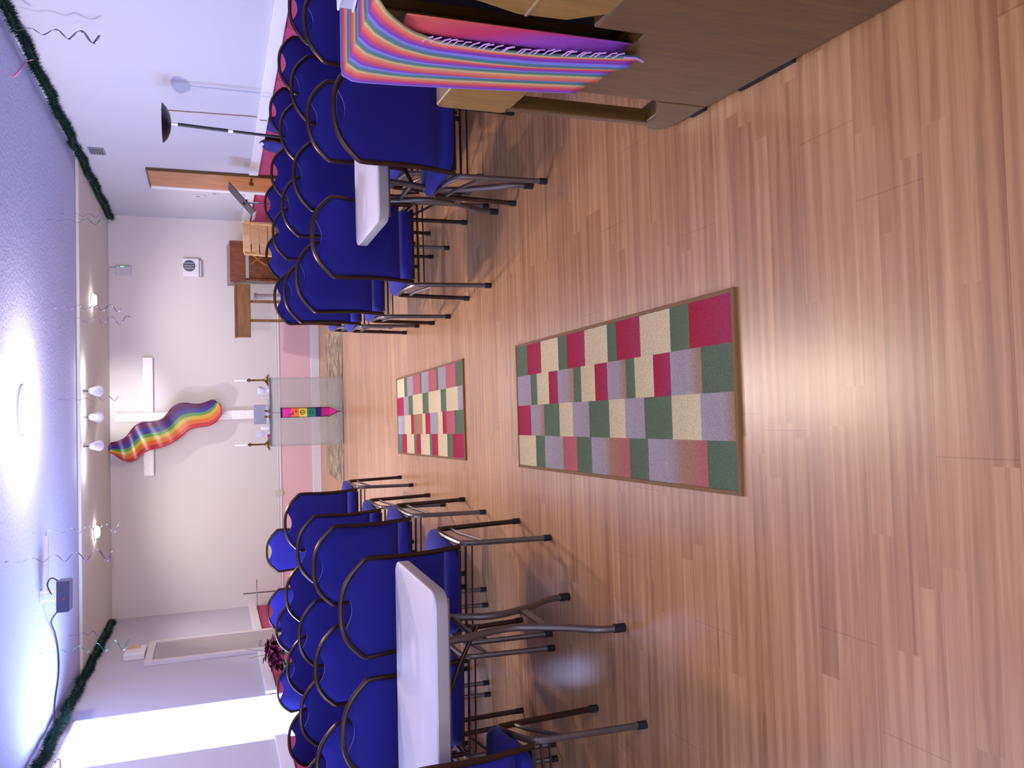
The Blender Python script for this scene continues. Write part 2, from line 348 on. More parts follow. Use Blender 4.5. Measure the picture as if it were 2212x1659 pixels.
# window hardware: rod bracket of the visible window
br = thing('curtain_bracket', 'small white curtain rod bracket at the top of the bright window', 'bracket', (XL, 7.04, 2.55))
MB().box(0, -0.03, -0.04, 0.012, 0.03, 0.04).build('plate', M['lightgrey'], br, smooth=False, bevel=0.003)
MB().tube([(0.01, 0, 0), (0.09, 0, 0.0), (0.10, 0, 0.02)], 0.008).tube([(0.09, -0.03, 0.03), (0.09, 0.16, 0.03)], 0.010).build('rod', M['lightgrey'], br)
# door on the left
d = struct(MB().box(XL+0.002, 9.80, 0.0, XL+0.03, 10.58, 2.10).build('door_1', M['doorgrey'], smooth=False, bevel=0.004), 'plain pale grey door beside the altar wall')
MB().box(XL, 9.72, 0, XL+0.045, 9.80, 2.18).box(XL, 10.58, 0, XL+0.045, 10.66, 2.18).box(XL, 9.80, 2.10, XL+0.045, 10.58, 2.18).build('door_frame', M['wall'], d, smooth=False, bevel=0.005)
MB().lathe([(0.012, 0), (0.012, 0.04), (0.027, 0.05), (0.027, 0.075), (0.01, 0.085)], (XL+0.03, 9.88, 1.0), 16, rot=RY(PI/2)).build('door_knob', M['chrome'], d)
# door on the right
d = struct(MB().box(XR-0.03, 9.90, 0.0, XR-0.002, 10.53, 2.10).build('door_2', M['wood_door'], smooth=False, bevel=0.004), 'orange brown wooden door')
MB().box(XR-0.045, 10.53, 0, XR, 10.61, 2.10).build('door_frame', M['trim'], d, smooth=False, bevel=0.005)
MB().box(XR-0.035, 9.885, 2.10, XR, 10.61, 2.115).box(XR-0.035, 9.885, 0, XR, 9.90, 2.10).build('door_edge', M['wood_dark'], d, smooth=False)
MB().lathe([(0.012, 0), (0.012, 0.04), (0.027, 0.05), (0.027, 0.075), (0.01, 0.085)], (XR-0.03, 9.97, 1.0), 16, rot=RY(-PI/2)).build('door_knob', M['brass'], d)

# ------------------------------------------------------------------ rugs
RC = dict(r=(182, 48, 66), g=(108, 124, 96), c=(234, 214, 166), t=(178, 138, 102), l=(180, 170, 170), p=(198, 112, 114))
RUG1 = [[('r', 0.0), ('g', 0.127), ('c', 0.191), ('r', 0.304), ('g', 0.406), ('c', 0.447), ('r', 0.56), ('g', 0.659), ('c', 0.712), ('r', 0.823), ('g', 0.921)], [('g', 0.0), ('t', 0.093), ('l', 0.143), ('r', 0.195), ('c', 0.257), ('g', 0.331), ('t', 0.368), ('l', 0.408), ('r', 0.452), ('c', 0.513), ('g', 0.585), ('t', 0.626), ('l', 0.67), ('r', 0.72), ('c', 0.777), ('g', 0.856), ('l', 0.901)], [('t', 0.0), ('l', 0.038), ('c', 0.1), ('g', 0.195), ('l', 0.297), ('c', 0.377), ('g', 0.449), ('l', 0.548), ('c', 0.638), ('g', 0.716), ('t', 0.814), ('l', 0.856), ('r', 0.906)], [('g', 0.0), ('p', 0.085), ('t', 0.159), ('l', 0.222), ('g', 0.287), ('p', 0.363), ('t', 0.449), ('l', 0.475), ('g', 0.541), ('p', 0.619), ('l', 0.699), ('g', 0.814), ('c', 0.876)]]
RUG2 = [[('g', 0.0), ('p', 0.082), ('l', 0.202), ('g', 0.303), ('p', 0.333), ('l', 0.443), ('g', 0.555), ('p', 0.582), ('l', 0.697), ('g', 0.804), ('c', 0.86)], [('l', 0.0), ('c', 0.063), ('g', 0.204), ('c', 0.277), ('g', 0.453), ('c', 0.546), ('g', 0.71), ('l', 0.787), ('r', 0.876)], [('g', 0.0), ('p', 0.107), ('r', 0.208), ('c', 0.261), ('l', 0.322), ('r', 0.434), ('c', 0.509), ('t', 0.56), ('r', 0.698), ('c', 0.749), ('l', 0.872)], [('r', 0.0), ('g', 0.137), ('c', 0.206), ('r', 0.33), ('g', 0.414), ('c', 0.451), ('r', 0.59), ('g', 0.66), ('c', 0.704), ('r', 0.834), ('g', 0.923)]]
def rug(cols, cxm, y0, W, Ln, rz, label):
    t = thing('runner_rug', label, 'rug', (cxm, y0+Ln/2, 0), rz, 'checked runner rugs down the aisle')
    bw = 0.014; H = 0.009; m = MB(); colr = []
    iw = W-2*bw; il = Ln-2*bw
    SOFT = {('t', 'l'), ('l', 't'), ('p', 't'), ('t', 'p'), ('l', 'g') if False else ('x', 'x')}
    for k, col in enumerate(cols):
        xb = iw/2 - k*iw/4; xa = xb - iw/4
        for i, (c, f0) in enumerate(col):
            f1 = col[i+1][1] if i+1 < len(col) else 1.0
            nxt = col[i+1][0] if i+1 < len(col) else c
            n = 4
            for q in range(n):
                a = f0+(f1-f0)*q/n; b = f0+(f1-f0)*(q+1)/n
                def shade(u):
                    c0 = Vector(lin(RC[c])[:3])
                    if (c, nxt) in SOFT: return c0.lerp(Vector(lin(RC[nxt])[:3]), u)
                    if c == 'r': return c0.lerp(Vector(lin((176, 72, 104))[:3]), (1-u)*0.8)
                    if c == 'l': return c0.lerp(Vector(lin((176, 150, 140))[:3]), (1-u)*0.3)
                    return c0*(1.06-0.12*u)
                ya = -il/2+a*il; yb = -il/2+b*il
                m.add([(xa, ya, H), (xb, ya, H), (xb, yb, H), (xa, yb, H)], [(0, 1, 2, 3)])
                s0 = shade(q/n); s1 = shade((q+1)/n); colr += [s0, s0, s1, s1]
    o = m.build('pile', M['rug'], t, smooth=False)
    ca = o.data.color_attributes.new('weave', 'FLOAT_COLOR', 'POINT')
    for i, c in enumerate(colr): ca.data[i].color = (c[0], c[1], c[2], 1)
    b = MB(); b.box(-W/2, -Ln/2, 0, W/2, -Ln/2+bw, 0.012).box(-W/2, Ln/2-bw, 0, W/2, Ln/2, 0.012).box(-W/2, -Ln/2+bw, 0, -W/2+bw, Ln/2-bw, 0.012).box(W/2-bw, -Ln/2+bw, 0, W/2, Ln/2-bw, 0.012).box(-W/2+bw, -Ln/2+bw, 0, W/2-bw, Ln/2-bw, 0.005)
    b.build('binding', M['binding'], t, smooth=False, bevel=0.002)
rug(RUG1, 0.052, 2.085, 0.615, 1.885, 0.002, 'runner rug of red, green and cream blocks, nearest the camera')
rug(RUG2, 0.038, 4.92, 0.625, 1.96, 0.012, 'farther runner rug of checked blocks, between the front rows of chairs')
t = MB().box(-0.93, -0.75, 0, 0.93, 0.75, 0.008).build('floor_mat', M['mat_runner'], smooth=False, bevel=0.003)
t.location = (0.20, 10.75, 0); t.rotation_euler = (0, 0, -0.05); tag(t, 'worn cream and grey mat lying under the glass altar', 'mat')

# ------------------------------------------------------------------ chairs
def hw(z):      # half width of the back frame at height z
    K = [(0.42, 0.210), (0.50, 0.205), (0.60, 0.200), (0.72, 0.202), (0.82, 0.208), (0.87, 0.208)]
    for (a, x), (b, y) in zip(K, K[1:]):
        if z <= b: return x+(y-x)*max(0, (z-a))/(b-a)
    return K[-1][1]
def by(z):      # where the back leans
    return -0.185 - 0.10*((z-0.42)/0.56)**1.1 if z > 0.42 else -0.185
def top_z(s):   # arch of the frame, s = |x|/0.203
    return 0.972 - 0.108*abs(s)**2.6
def make_chair():
    root = bpy.data.objects.new('stacking_chair', None); COL.objects.link(root); root.empty_display_size = 0.1
    side = [(hw(z), by(z), z) for z in (0.43, 0.50, 0.60, 0.72, 0.80, 0.85)]
    arch = [(0.208*s, by(top_z(s)), top_z(s)) for s in (0.985, 0.9, 0.72, 0.5, 0.25, 0.0)]
    half = side+arch
    full = half + [(-x, y, z) for x, y, z in reversed(half[:-1])]
    MB().tube(spline(full, 3), 0.0115, 8).build('back_frame', M['bronze'], root)
    # padded back with a hand slot under the top tube
    def back(u, v, f):
        s = (u-0.5)*2; zt = top_z(s)-0.008; dip = 0.040*max(0, 1-(abs(s)/0.36)**2)**0.8; zt -= dip
        z = 0.505+(zt-0.505)*v; h = hw(min(z, 0.86)); x = s*(h-0.006)
        e = (1-abs(s)**6)*(1-abs(2*v-1)**10); th = 0.006+0.016*e
        return Vector((x, by(z)+f*th+0.004, z))
    m = MB(); NU, NV = 20, 12
    m.grid(lambda u, v: back(u, v, -1), NU, NV); m.grid(lambda u, v: back(u, v, 1), NU, NV, flip=True)
    n1 = (NU+1)*(NV+1); ring = [i*(NV+1) for i in range(NU+1)] + [NU*(NV+1)+j for j in range(1, NV+1)] + [i*(NV+1)+NV for i in range(NU-1, -1, -1)] + [j for j in range(NV-1, 0, -1)]
    for a, b in zip(ring, ring[1:]+ring[:1]): m.f.append((a, b, b+n1, a+n1)); m.mi.append(0)
    m.build('backrest', M['fabric'], root, angle=70)
    # seat: pillowy cushion with a rounded front
    m = MB(); ns = 28; rings = [(0.80, 0.430), (0.97, 0.434), (1.0, 0.452), (0.995, 0.472), (0.93, 0.490), (0.75, 0.500), (0.4, 0.505)]
    vs = []
    for k, (f, z) in enumerate(rings):
        for j in range(ns):
            a = 2*PI*j/ns; c, s_ = math.cos(a), math.sin(a); p = 0.42
            x = 0.212*f*math.copysign(abs(c)**p, c); y = 0.025+0.225*f*math.copysign(abs(s_)**p, s_)
            w_ = 0.93+0.35*(y+0.2) if y < 0.0 else 1.0+0.12*min(1, y/0.12)
            zz = z-0.018*max(0, (y-0.13)/0.12)**1.5
            vs.append((x*w_, y, zz))
    fs = [(k*ns+j, k*ns+(j+1) % ns, (k+1)*ns+(j+1) % ns, (k+1)*ns+j) for k in range(len(rings)-1) for j in range(ns)]
    fs.append(tuple(reversed(range(ns)))); fs.append(tuple(range((len(rings)-1)*ns, len(rings)*ns)))
    m.add(vs, fs); m.build('seat', M['fabric'], root, angle=70)
    MB().box(-0.19, -0.17, 0.418, 0.19, 0.20, 0.432).build('seat_board', M['black'], root, smooth=False)
    for sx in (-1, 1):
        for fy in (-1, 1):
            if fy < 0: pts = [(sx*0.222, -0.21, 0.004), (sx*0.224, -0.195, 0.36), (sx*0.224, -0.180, 0.405), (sx*0.222, -0.15, 0.424), (sx*0.22, -0.02, 0.436)]
            else: pts = [(sx*0.230, 0.21, 0.004), (sx*0.224, 0.185, 0.39), (sx*0.223, 0.170, 0.428), (sx*0.221, 0.14, 0.444), (sx*0.22, -0.02, 0.436)]
            lg = MB().tube(spline(pts, 3), 0.0125, 8).build('leg', M['greymetal'] if fy < 0 else M['bronze'], root)
            MB().tube([pts[0][:2]+(0.0,), (pts[0][0], pts[0][1]-fy*0.001, 0.035)], 0.0150, 8).build('foot_cap', M['rubber'], lg)
        MB().tube([(sx*0.223, 0.188, 0.345), (sx*0.221, -0.192, 0.375)] if False else [(sx*0.223, 0.186, 0.372), (sx*0.222, 0.06, 0.360), (sx*0.222, -0.192, 0.300)], 0.0075, 6).build('side_brace', M['greymetal'], root)
    MB().tube([(-0.21, -0.188, 0.402), (0.21, -0.188, 0.402)], 0.006, 6).tube([(-0.21, -0.188, 0.372), (0.21, -0.188, 0.372)], 0.004, 6).build('stretcher', M['bronze'], root)
    return root
proto = make_chair(); used = [False]
ORD = ['first', 'second', 'third', 'fourth', 'fifth', 'sixth', 'seventh']
def copy_tree(o, parent=None):
    c = o.copy(); COL.objects.link(c); c.parent = parent
    for ch in list(o.children): copy_tree(ch, c)
    return c
def chair(x, rear_y, rz, label, group):
    o = proto if not used[0] else copy_tree(proto); used[0] = True
    o.location = (x, rear_y+0.21, 0); o.rotation_euler = (0, 0, rz); tag(o, label, 'chair', group)
A3 = -0.05
LEFT = [(3.61, [-0.775, -1.275, -1.78]), (4.59, [-0.75, -1.28, -1.78, -2.27]), (5.47, [-0.79, -1.31, -1.80, -2.27]), (6.42, [-0.72, -1.24, -1.77, -2.28]), (7.55, [-1.745, -2.26]), (8.75, [-1.265, -1.85])]
SEATW = {0: 'next to the aisle', 1: 'second in from the aisle', 2: 'third in from the aisle', 3: 'at the window end'}
for r, (yy, xs) in enumerate(LEFT):
    for k, x in enumerate(xs):
        kk = k
        if r == 4: kk = k+2
        if r == 5: kk = k+1
        where = SEATW[kk]
        lab = 'blue chair on the window side, %s row from camera, %s' % (ORD[r], where)
        chair(x, yy, A3+random.uniform(-.02, .02), lab, 'blue chairs in rows on the window side')
chair(-1.385, 2.69, 0.19, 'lone blue chair drawn up to the near side of the window side folding table', 'blue chairs in rows on the window side')
RIGHT = [(3.51, [1.30]), (4.365, [0.945, 1.59, 2.13]), (5.20, [0.885, 1.52, 2.08, 2.59]), (6.08, [0.915, 1.55, 2.10, 2.60]), (7.05, [1.02, 1.56, 2.08, 2.60]), (8.0, [1.55, 2.03])]
SEATR = ['next to the aisle', 'second in from the aisle', 'third in from the aisle', 'against the mauve wall']
for r, (yy, xs) in enumerate(RIGHT):
    for k, x in enumerate(xs):
        kk = k+1 if r == 5 else k
        if r == 0: lab = 'blue padded chair standing between the striped cloth and the partly hidden white folding table'
        else: lab = 'blue chair on the cloth side, %s row from camera, %s' % (ORD[r], SEATR[kk])
        chair(x, yy+[0, .08, .16, .2][k]*(1 if r in (1,) else 0.6), -0.02+random.uniform(-.03, .03), lab, 'blue chairs in rows on the cloth side')
chair(2.57, 7.96, 1.50, 'blue chair turned sideways behind the floor lamp, nearer of two', 'blue chairs in rows on the cloth side')
chair(2.55, 8.50, 1.50, 'blue chair turned sideways by the brown door, farther of two', 'blue chairs in rows on the cloth side')

# ------------------------------------------------------------------ folding tables
def rrect(x0, y0, x1, y1, r, n=6, ch=None):
    pts = []
    for (cx_, cy_, a0) in ((x1-r, y1-r, 0), (x0+r, y1-r, 90), (x0+r, y0+r, 180), (x1-r, y0+r, 270)):
        for i in range(n+1):
            a = math.radians(a0+90*i/n); pts.append((cx_+r*math.cos(a), cy_+r*math.sin(a)))
    return pts
def folding_table(x, y, rz, L, Wd, ztop, label):
    t = thing('folding_table', label, 'table', (x, y, 0), rz, 'white folding tables')
    m = MB(); n = 28; rg = [(-0.005, ztop-0.050, 1), (0, ztop-0.046, 1), (0, ztop-0.007, 0), (-0.002, ztop-0.002, 0), (-0.006, ztop, 0)]
    vs = []
    for (ins, z, mm) in rg:
        vs += [(a, b, z) for a, b in rrect(-L/2-ins, -Wd/2-ins, L/2+ins, Wd/2+ins, 0.06+ins)]
    n = 28; fs = [(k*n+j, k*n+(j+1) % n, (k+1)*n+(j+1) % n, (k+1)*n+j) for k in range(len(rg)-1) for j in range(n)]
    m.add(vs, fs[:n*2], 1); 
    m2 = MB(); m2.add(vs, fs + [tuple(reversed(range(n))), tuple(range((len(rg)-1)*n, len(rg)*n))]); m2.mi = [1]*(2*n)+[0]*(len(fs)-2*n)+[1, 0]
    m2.build('tabletop', [M['plastic'], M['plasticrim']], t, angle=30)
    MB().box(-L/2+0.03, -Wd/2+0.035, ztop-0.062, L/2-0.03, -Wd/2+0.055, ztop-0.046).box(-L/2+0.03, Wd/2-0.055, ztop-0.062, L/2-0.03, Wd/2-0.035, ztop-0.046).build('under_rail', M['greymetal'], t, smooth=False)
    for sx in (-1, 1):
        xx = sx*(L/2-0.215)
        for sy in (-1, 1):
            pts = [(xx, sy*0.17, ztop-0.055), (xx, sy*0.155, 0.60), (xx, sy*0.105, 0.46), (xx, sy*0.105, 0.36), (xx, sy*0.17, 0.22), (xx, sy*0.25, 0.10), (xx, sy*0.262, 0.004)]
            lg = MB().tube(spline(pts, 4), 0.0145, 10).build('leg', M['greymetal'], t)
            MB().tube([(xx, sy*0.262, 0), (xx, sy*0.260, 0.045)], 0.0175, 10).build('foot_cap', M['rubber'], lg)
        MB().tube([(xx, -0.15, 0.565), (xx, 0.15, 0.565)], 0.010, 8).build('crossbar', M['greymetal'], t)
        MB().box(xx-0.004, -0.135, 0.25, xx+0.004, 0.135, 0.285).build('lower_strap', M['greymetal'], t, smooth=False)
        MB().tube([(xx, 0, 0.56), (xx, 0, 0.50), (xx-sx*0.13, 0, 0.57), (xx-sx*0.46, 0, ztop-0.06)], 0.009, 8).build('folding_brace', M['bronze'], t)
folding_table(-0.59-0.915, 3.165, -0.03, 1.83, 0.66, 0.755, 'long white folding table standing behind the chairs on the window side')
folding_table(0.885+0.76, 3.955, 0.0, 1.52, 0.62, 0.755, 'white folding table on the cloth side, mostly hidden behind a blue chair')

# ------------------------------------------------------------------ wooden cabinet with striped cloth
cab = thing('wooden_cabinet', 'large brown wooden cabinet nearest the camera, draped with rainbow cloth', 'cabinet', (0.892, 1.4, 0), -0.052)
# local frame: x away from the aisle, y along the side panel (0 = world y 1.4)
MB().prism([(-0.75, 0.012), (0.78, 0.012), (0.78, 0.46), (0.355, 0.46), (0.355, 0.60), (-0.75, 0.60)], lambda a, b, t: Vector((t, a, b)), 0.0, 0.04).box(0.04, -0.73, 0.02, 0.85, 0.76, 0.46).build('side_panel', M['wood_dark'], cab, smooth=False, bevel=0.006)
MB().prism([(-0.75, 0.60), (0.27, 0.60), (0.33, 0.68), (0.335, 0.80), (0.30, 0.90), (0.28, 0.98), (-0.75, 1.0)], lambda a, b, t: Vector((t, a, b)), -0.004, 0.035).box(0.035, -0.74, 0.61, 0.85, 0.27, 0.93).build('upper_panel', M['wood_mid'], cab, smooth=False, bevel=0.006)
MB().box(-0.008, -0.75, 0.775, 0.0, 0.33, 0.785).build('edge_bead', M['wood_mid'], cab, smooth=False, bevel=0.003)
MB().box(0.06, 0.44, 0.47, 0.85, 0.84, 1.108).box(0.02, 0.53, 0.47, 0.06, 0.84, 1.108).build('upper_case', M['wood_dark'], cab, smooth=False, bevel=0.006)
MB().box(0.045, 0.335, 0.47, 0.85, 0.44, 1.06).build('gap_shade_block', M['black'], cab, smooth=False)  # solid black block standing in for the shade inside the gap
MB().prism(rrect(0.80, 0.585, 1.03, 0.81, 0.022, 4), lambda a, b, t: Vector((t, a, b)), 0.0, 0.85).build('key_block', M['wood_mid'], cab, bevel=0.004, angle=30)
MB().box(0.0, 0.975, 0.11, 0.045, 1.01, 0.60).build('leg', M['wood_dark'], cab, smooth=False, bevel=0.004)
MB().box(0.80, 0.975, 0.11, 0.845, 1.01, 0.60).build('leg', M['wood_dark'], cab, smooth=False, bevel=0.004)
MB().prism([(0.78, 0.012), (1.01, 0.012), (1.04, 0.03), (1.04, 0.075), (1.005, 0.115), (0.90, 0.125), (0.78, 0.19)], lambda a, b, t: Vector((t, a, b)), 0.0, 0.06).build('toe_block', M['wood_dark'], cab, smooth=False, bevel=0.006)
for ga, gb_, gx in ((0.38, 0.62, 0.8), (-0.6, -0.3, 0.8), (0.80, 0.88, 0.05)): MB().box(-0.002, ga, 0.0, gx, gb_, 0.014).build('glide', M['rubber'], cab, smooth=False)
# the cloth: lies over the top, hangs down the aisle side
cl = bpy.data.objects.new('x', None); bpy.data.objects.remove(cl)
def cloth():
    m = MB(); NV, NU = 46, 54
    def edge(q):    # near edge of the hanging part (local y) against distance down
        K = [(0.0, 0.36), (0.05, 0.42), (0.10, 0.475), (0.18, 0.51), (0.32, 0.515), (0.45, 0.505), (0.55, 0.48), (0.70, 0.44)]
        for (a, x), (b, y) in zip(K, K[1:]):
            if q <= b: return x+(y-x)*(q-a)/(b-a)
        return K[-1][1]
    def fn(u, v):
        # u: 0 far edge .. 1 near edge ; v: 0 inside on top .. 1 hem
        s = v*1.36 - 0.62          # signed distance past the top edge
        folds = math.sin(u*19+0.6)*0.5+math.sin(u*33+2.0)*0.25
        hem = 1.0 + 0.02*math.sin(u*9)
        if s < 0:
            yn = 0.36 - 0.09*math.sin(-s*5)*min(1, -s*4); y = 0.862+(yn-0.862)*u
            return Vector((0.005-s*1.0, y, 1.114+0.003*folds))
        q = s*0.92*(1-0.10*max(0, 0.35-u)/0.35*0 )
        yn = edge(q); far = 0.862-0.18*max(0, q)
        y = far+(yn-far)*u
        drop = q*hem*(0.93 if u < 0.22 else 1.0 if u > 0.5 else 0.93+0.07*(u-0.22)/0.28)
        x = -0.010-0.003*min(1, q/0.15)-0.007*folds*min(1, q/0.4)
        if q < 0.03: x = 0.005-0.015*(q/0.03)
        return Vector((x, y, 1.114-drop))
    def uvf(u, v):
        s = v*1.36-0.62; y = 0.862+(0.36-0.862)*u
        return ((0.862-y)/0.135+0.90 + 0.18*max(0, s)*u, v)
    m.grid(fn, NU, NV, uvfn=uvf)
    return m
cm = cloth().build('cloth', M['serape'], None, solid=0.005)
cm.location = (0.892, 1.4, 0); cm.rotation_euler = (0, 0, -0.052); cm.name = 'striped_cloth'
tag(cm, 'rainbow striped woven cloth hanging over the brown wooden cabinet', 'cloth')
def inner(u, v):
    q = 0.07+v*0.57; y0 = 0.425-0.005*v; y1 = 0.56
    return Vector((0.004+0.006*math.sin(u*9), y0+(y1-y0)*u, 1.10-q))
MB().grid(inner, 10, 16, uvfn=lambda u, v: (1.38-0.22*u-0.30*v, v)).build('folded_under_layer', M['serape'], cm, solid=0.003)
fr = MB()
for i in range(26):
    q = 0.14+0.50*i/26+random.uniform(-.008, .008); y = 0.515-0.05*max(0, i-12)/14
    p = Vector((-0.018, y, 1.114-q)); fr.tube([p, p+Vector((0.004, -0.012-random.random()*0.010, -0.008)), p+Vector((0.006, -0.018-random.random()*0.01, -0.022))], 0.0022, 4)
p = Vector((-0.02, 0.45, 0.47)); fr.tube([p, p+Vector((0, -0.006, -0.03)), p+Vector((0, 0.01, -0.06))], 0.003, 5)
fr.build('fringe', mat('pale_fringe', (206, 150, 214), 0.8), cm)
# white folder lying on the cloth
fo = thing('white_binder', 'white binder lying on the striped cloth at the frame edge', 'binder', (1.005, 1.86, 1.118), 0.15)
MB().box(0.02, -0.14, 0.0, 0.26, 0.16, 0.006).box(0.02, -0.14, 0.036, 0.26, 0.16, 0.042).box(0.255, -0.14, 0.0, 0.262, 0.16, 0.042).build('cover', M['white'], fo, smooth=False, bevel=0.002)
MB().box(0.024, -0.13, 0.0065, 0.25, 0.152, 0.0355).build('pages', M['lightgrey'], fo, smooth=False)

# ------------------------------------------------------------------ altar
al = thing('glass_altar', 'glass altar table with oval top and see-through grey panels', 'altar table', (0.13, 10.2, 0.008), -0.02)
def oval(a, b, n=40): return [(a*math.cos(2*PI*i/n), b*math.sin(2*PI*i/n)) for i in range(n)]
MB().prism(oval(0.455, 0.25), lambda a, b, t: Vector((a, b, t)), 0.812, 0.828).build('oval_top', M['glass_top'], al, bevel=0.004, angle=30)
MB().box(-0.398, -0.205, 0.0, 0.398, -0.195, 0.806).build('front_panel', M['glass_panel'], al, smooth=False)
MB().box(-0.398, -0.193, 0.0, -0.39, 0.16, 0.806).build('side_panel', M['glass_top'], al, smooth=False)
MB().box(0.39, -0.193, 0.0, 0.398, 0.16, 0.806).build('side_panel', M['glass_top'], al, smooth=False)
MB().box(-0.40, -0.21, 0.804, 0.40, 0.17, 0.812).build('top_frame', M['grey'], al, smooth=False)
TOPZ = 0.838
for sx, lab in ((1, 'brass candlestick with white candle at the end of the altar nearest the wooden lectern'), (-1, 'brass candlestick with white candle at the window end of the altar')):
    c = thing('candlestick', lab, 'candlestick', (0.13+sx*0.375, 10.2+(-sx)*0.02*0.375, TOPZ), 0, 'candlesticks on the glass altar')
    MB().lathe([(0.072, 0), (0.072, 0.006), (0.055, 0.014), (0.030, 0.030), (0.014, 0.05), (0.011, 0.06)], n=20).build('base', M['brass'], c)
    st = MB()
    st.tube([(0.006*math.cos(i*1.1), 0.006*math.sin(i*1.1), 0.055+i*0.007) for i in range(22)], 0.007, 6).tube([(0.006*math.cos(i*1.1+PI), 0.006*math.sin(i*1.1+PI), 0.055+i*0.007) for i in range(22)], 0.007, 6)
    st.lathe([(0.012, 0.205), (0.024, 0.212), (0.024, 0.218), (0.013, 0.222), (0.014, 0.24)], n=16).build('stem', M['brass'], c)
    ca = MB().lathe([(0.0105, 0.222), (0.0105, 0.375), (0.006, 0.385), (0.002, 0.388)], n=12).build('candle', M['wax'], c)
    MB().tube([(0, 0, 0.386), (0.002, 0, 0.40)], 0.0014, 5).build('wick', M['ink'], ca)
g = MB().lathe([(0.032, 0), (0.03, 0.006), (0.010, 0.014), (0.010, 0.03), (0.030, 0.05), (0.044, 0.085), (0.050, 0.115), (0.046, 0.115), (0.036, 0.07), (0.012, 0.05)], n=24).build('goblet', M['porcelain']); g.location = (0.385, 10.17, TOPZ)
tag(g, 'white goblet on the altar beside a brass candlestick', 'goblet')
g = MB().lathe([(0.020, 0), (0.018, 0.006), (0.006, 0.012), (0.006, 0.03), (0.018, 0.05), (0.02, 0.07), (0.017, 0.07), (0.012, 0.05)], n=20).build('small_glass', M['crystal']); g.location = (0.30, 10.12, TOPZ)
tag(g, 'tiny clear glass on the altar between goblet and grey book stand', 'glass')
b = thing('book_stand', 'grey book stand at the middle of the glass altar', 'stand', (0.105, 10.22, TOPZ), 0)
MB().box(-0.115, 0.02, 0.012, 0.115, 0.032, 0.175, rot=RX(-0.25), piv=(0, 0, 0)).build('back_board', M['grey'], b, smooth=False, bevel=0.003)
MB().box(-0.11, -0.06, 0.0, 0.11, 0.06, 0.012).box(-0.11, -0.062, 0.0, 0.11, -0.056, 0.03).build('ledge', M['lightgrey'], b, smooth=False, bevel=0.002)
for i, (dx, dy) in enumerate(((-0.03, -0.0), (0.035, -0.0))):
    q = MB().lathe([(0.016, 0), (0.018, 0.01), (0.010, 0.02), (0.014, 0.045), (0.010, 0.055)], n=14).build('brass_bell' if i else 'brass_cup', M['brass']); q.location = (0.105+dx, 10.10, TOPZ)
    tag(q, 'tiny brass %s in front of the grey book stand, %s candle side' % (('bell', 'goblet') if i else ('cup', 'window')), 'ornament')
g = MB().lathe([(0.030, 0), (0.028, 0.006), (0.008, 0.016), (0.008, 0.04), (0.034, 0.06), (0.050, 0.10), (0.048, 0.13), (0.044, 0.13), (0.045, 0.10), (0.028, 0.066)], n=24).build('crystal_bowl', M['crystal']); g.location = (-0.125, 10.2, TOPZ)
tag(g, 'clear crystal bowl on the altar between book stand and window end candlestick', 'bowl')
q = MB().lathe([(0.024, 0), (0.024, 0.07), (0.02, 0.085), (0.004, 0.09)], n=16).build('white_jar', M['porcelain']); q.location = (-0.055, 10.16, TOPZ); tag(q, 'small white jar on the altar beside the crystal bowl', 'jar')
q = MB().lathe([(0.022, 0), (0.024, 0.012), (0.018, 0.026), (0.006, 0.03)], n=16).build('red_votive', M['red']); q.location = (-0.15, 10.06, TOPZ); tag(q, 'small dark red votive at the front of the altar', 'votive')
# banner hanging from the altar front
sb = thing('altar_banner', 'narrow rainbow banner with symbols hanging from the glass altar', 'banner', (0.115, 9.975, 0.83), 0)
m = MB()
bl = [(-0.052, -0.115), (0.052, -0.115), (0.050, -0.66), (0.0, -0.76), (-0.050, -0.66)]
m.add([(a, 0.004*math.sin(b*20), b) for a, b in bl], [(0, 1, 2, 3, 4)], 0, [(0.5, (-0.115-b)/0.645) for a, b in bl])
rows = []
m = MB()
def bfn(u, v):
    z = -0.115-0.645*v; w_ = 0.051 if v < 0.86 else 0.051*(1-(v-0.86)/0.14)
    return Vector(((u-0.5)*2*w_, 0.004*math.sin(v*9)*math.cos(u*3), z))
m.grid(bfn, 6, 40, uvfn=lambda u, v: (u, v)); m.build('cloth_strip', M['stole'], sb, solid=0.004)
MB().tube([(-0.052, 0.002, -0.112), (-0.052, 0.002, -0.66), (0, 0.002, -0.762)], 0.004, 6).tube([(0.052, 0.002, -0.112), (0.052, 0.002, -0.66), (0, 0.002, -0.762)], 0.004, 6).tube([(0, 0, -0.76), (0, 0, -0.795)], 0.005, 6).build('dark_edging', M['ink'], sb)
MB().tube([(-0.062, 0, -0.112), (0.062, 0, -0.112)], 0.004, 6).tube([(0, 0, -0.112), (0, -0.006, -0.015), (0, 0.01, 0.008)], 0.0022, 5).build('hanging_rod', M['ink'], sb)
s_ = MB()
s_.box(-0.028, -0.006, -0.245, -0.020, -0.004, -0.195).box(-0.028, -0.006, -0.250, 0.012, -0.004, -0.242).box(0.004, -0.006, -0.29, 0.022, -0.004, -0.275)
s_.tube([(0.026*math.cos(2*PI*i/16), -0.005, -0.355+0.024*math.sin(2*PI*i/16)) for i in range(16)], 0.0035, 5, closed=True); s_.box(-0.004, -0.007, -0.37, 0.004, -0.004, -0.34)
s_.tube([(-0.02, -0.005, -0.45), (0.0, -0.005, -0.43), (0.02, -0.005, -0.45)], 0.003, 5).tube([(-0.02, -0.005, -0.47), (0.02, -0.005, -0.47)], 0.003, 5)
s_.build('symbols', M['ink'], sb, smooth=False)

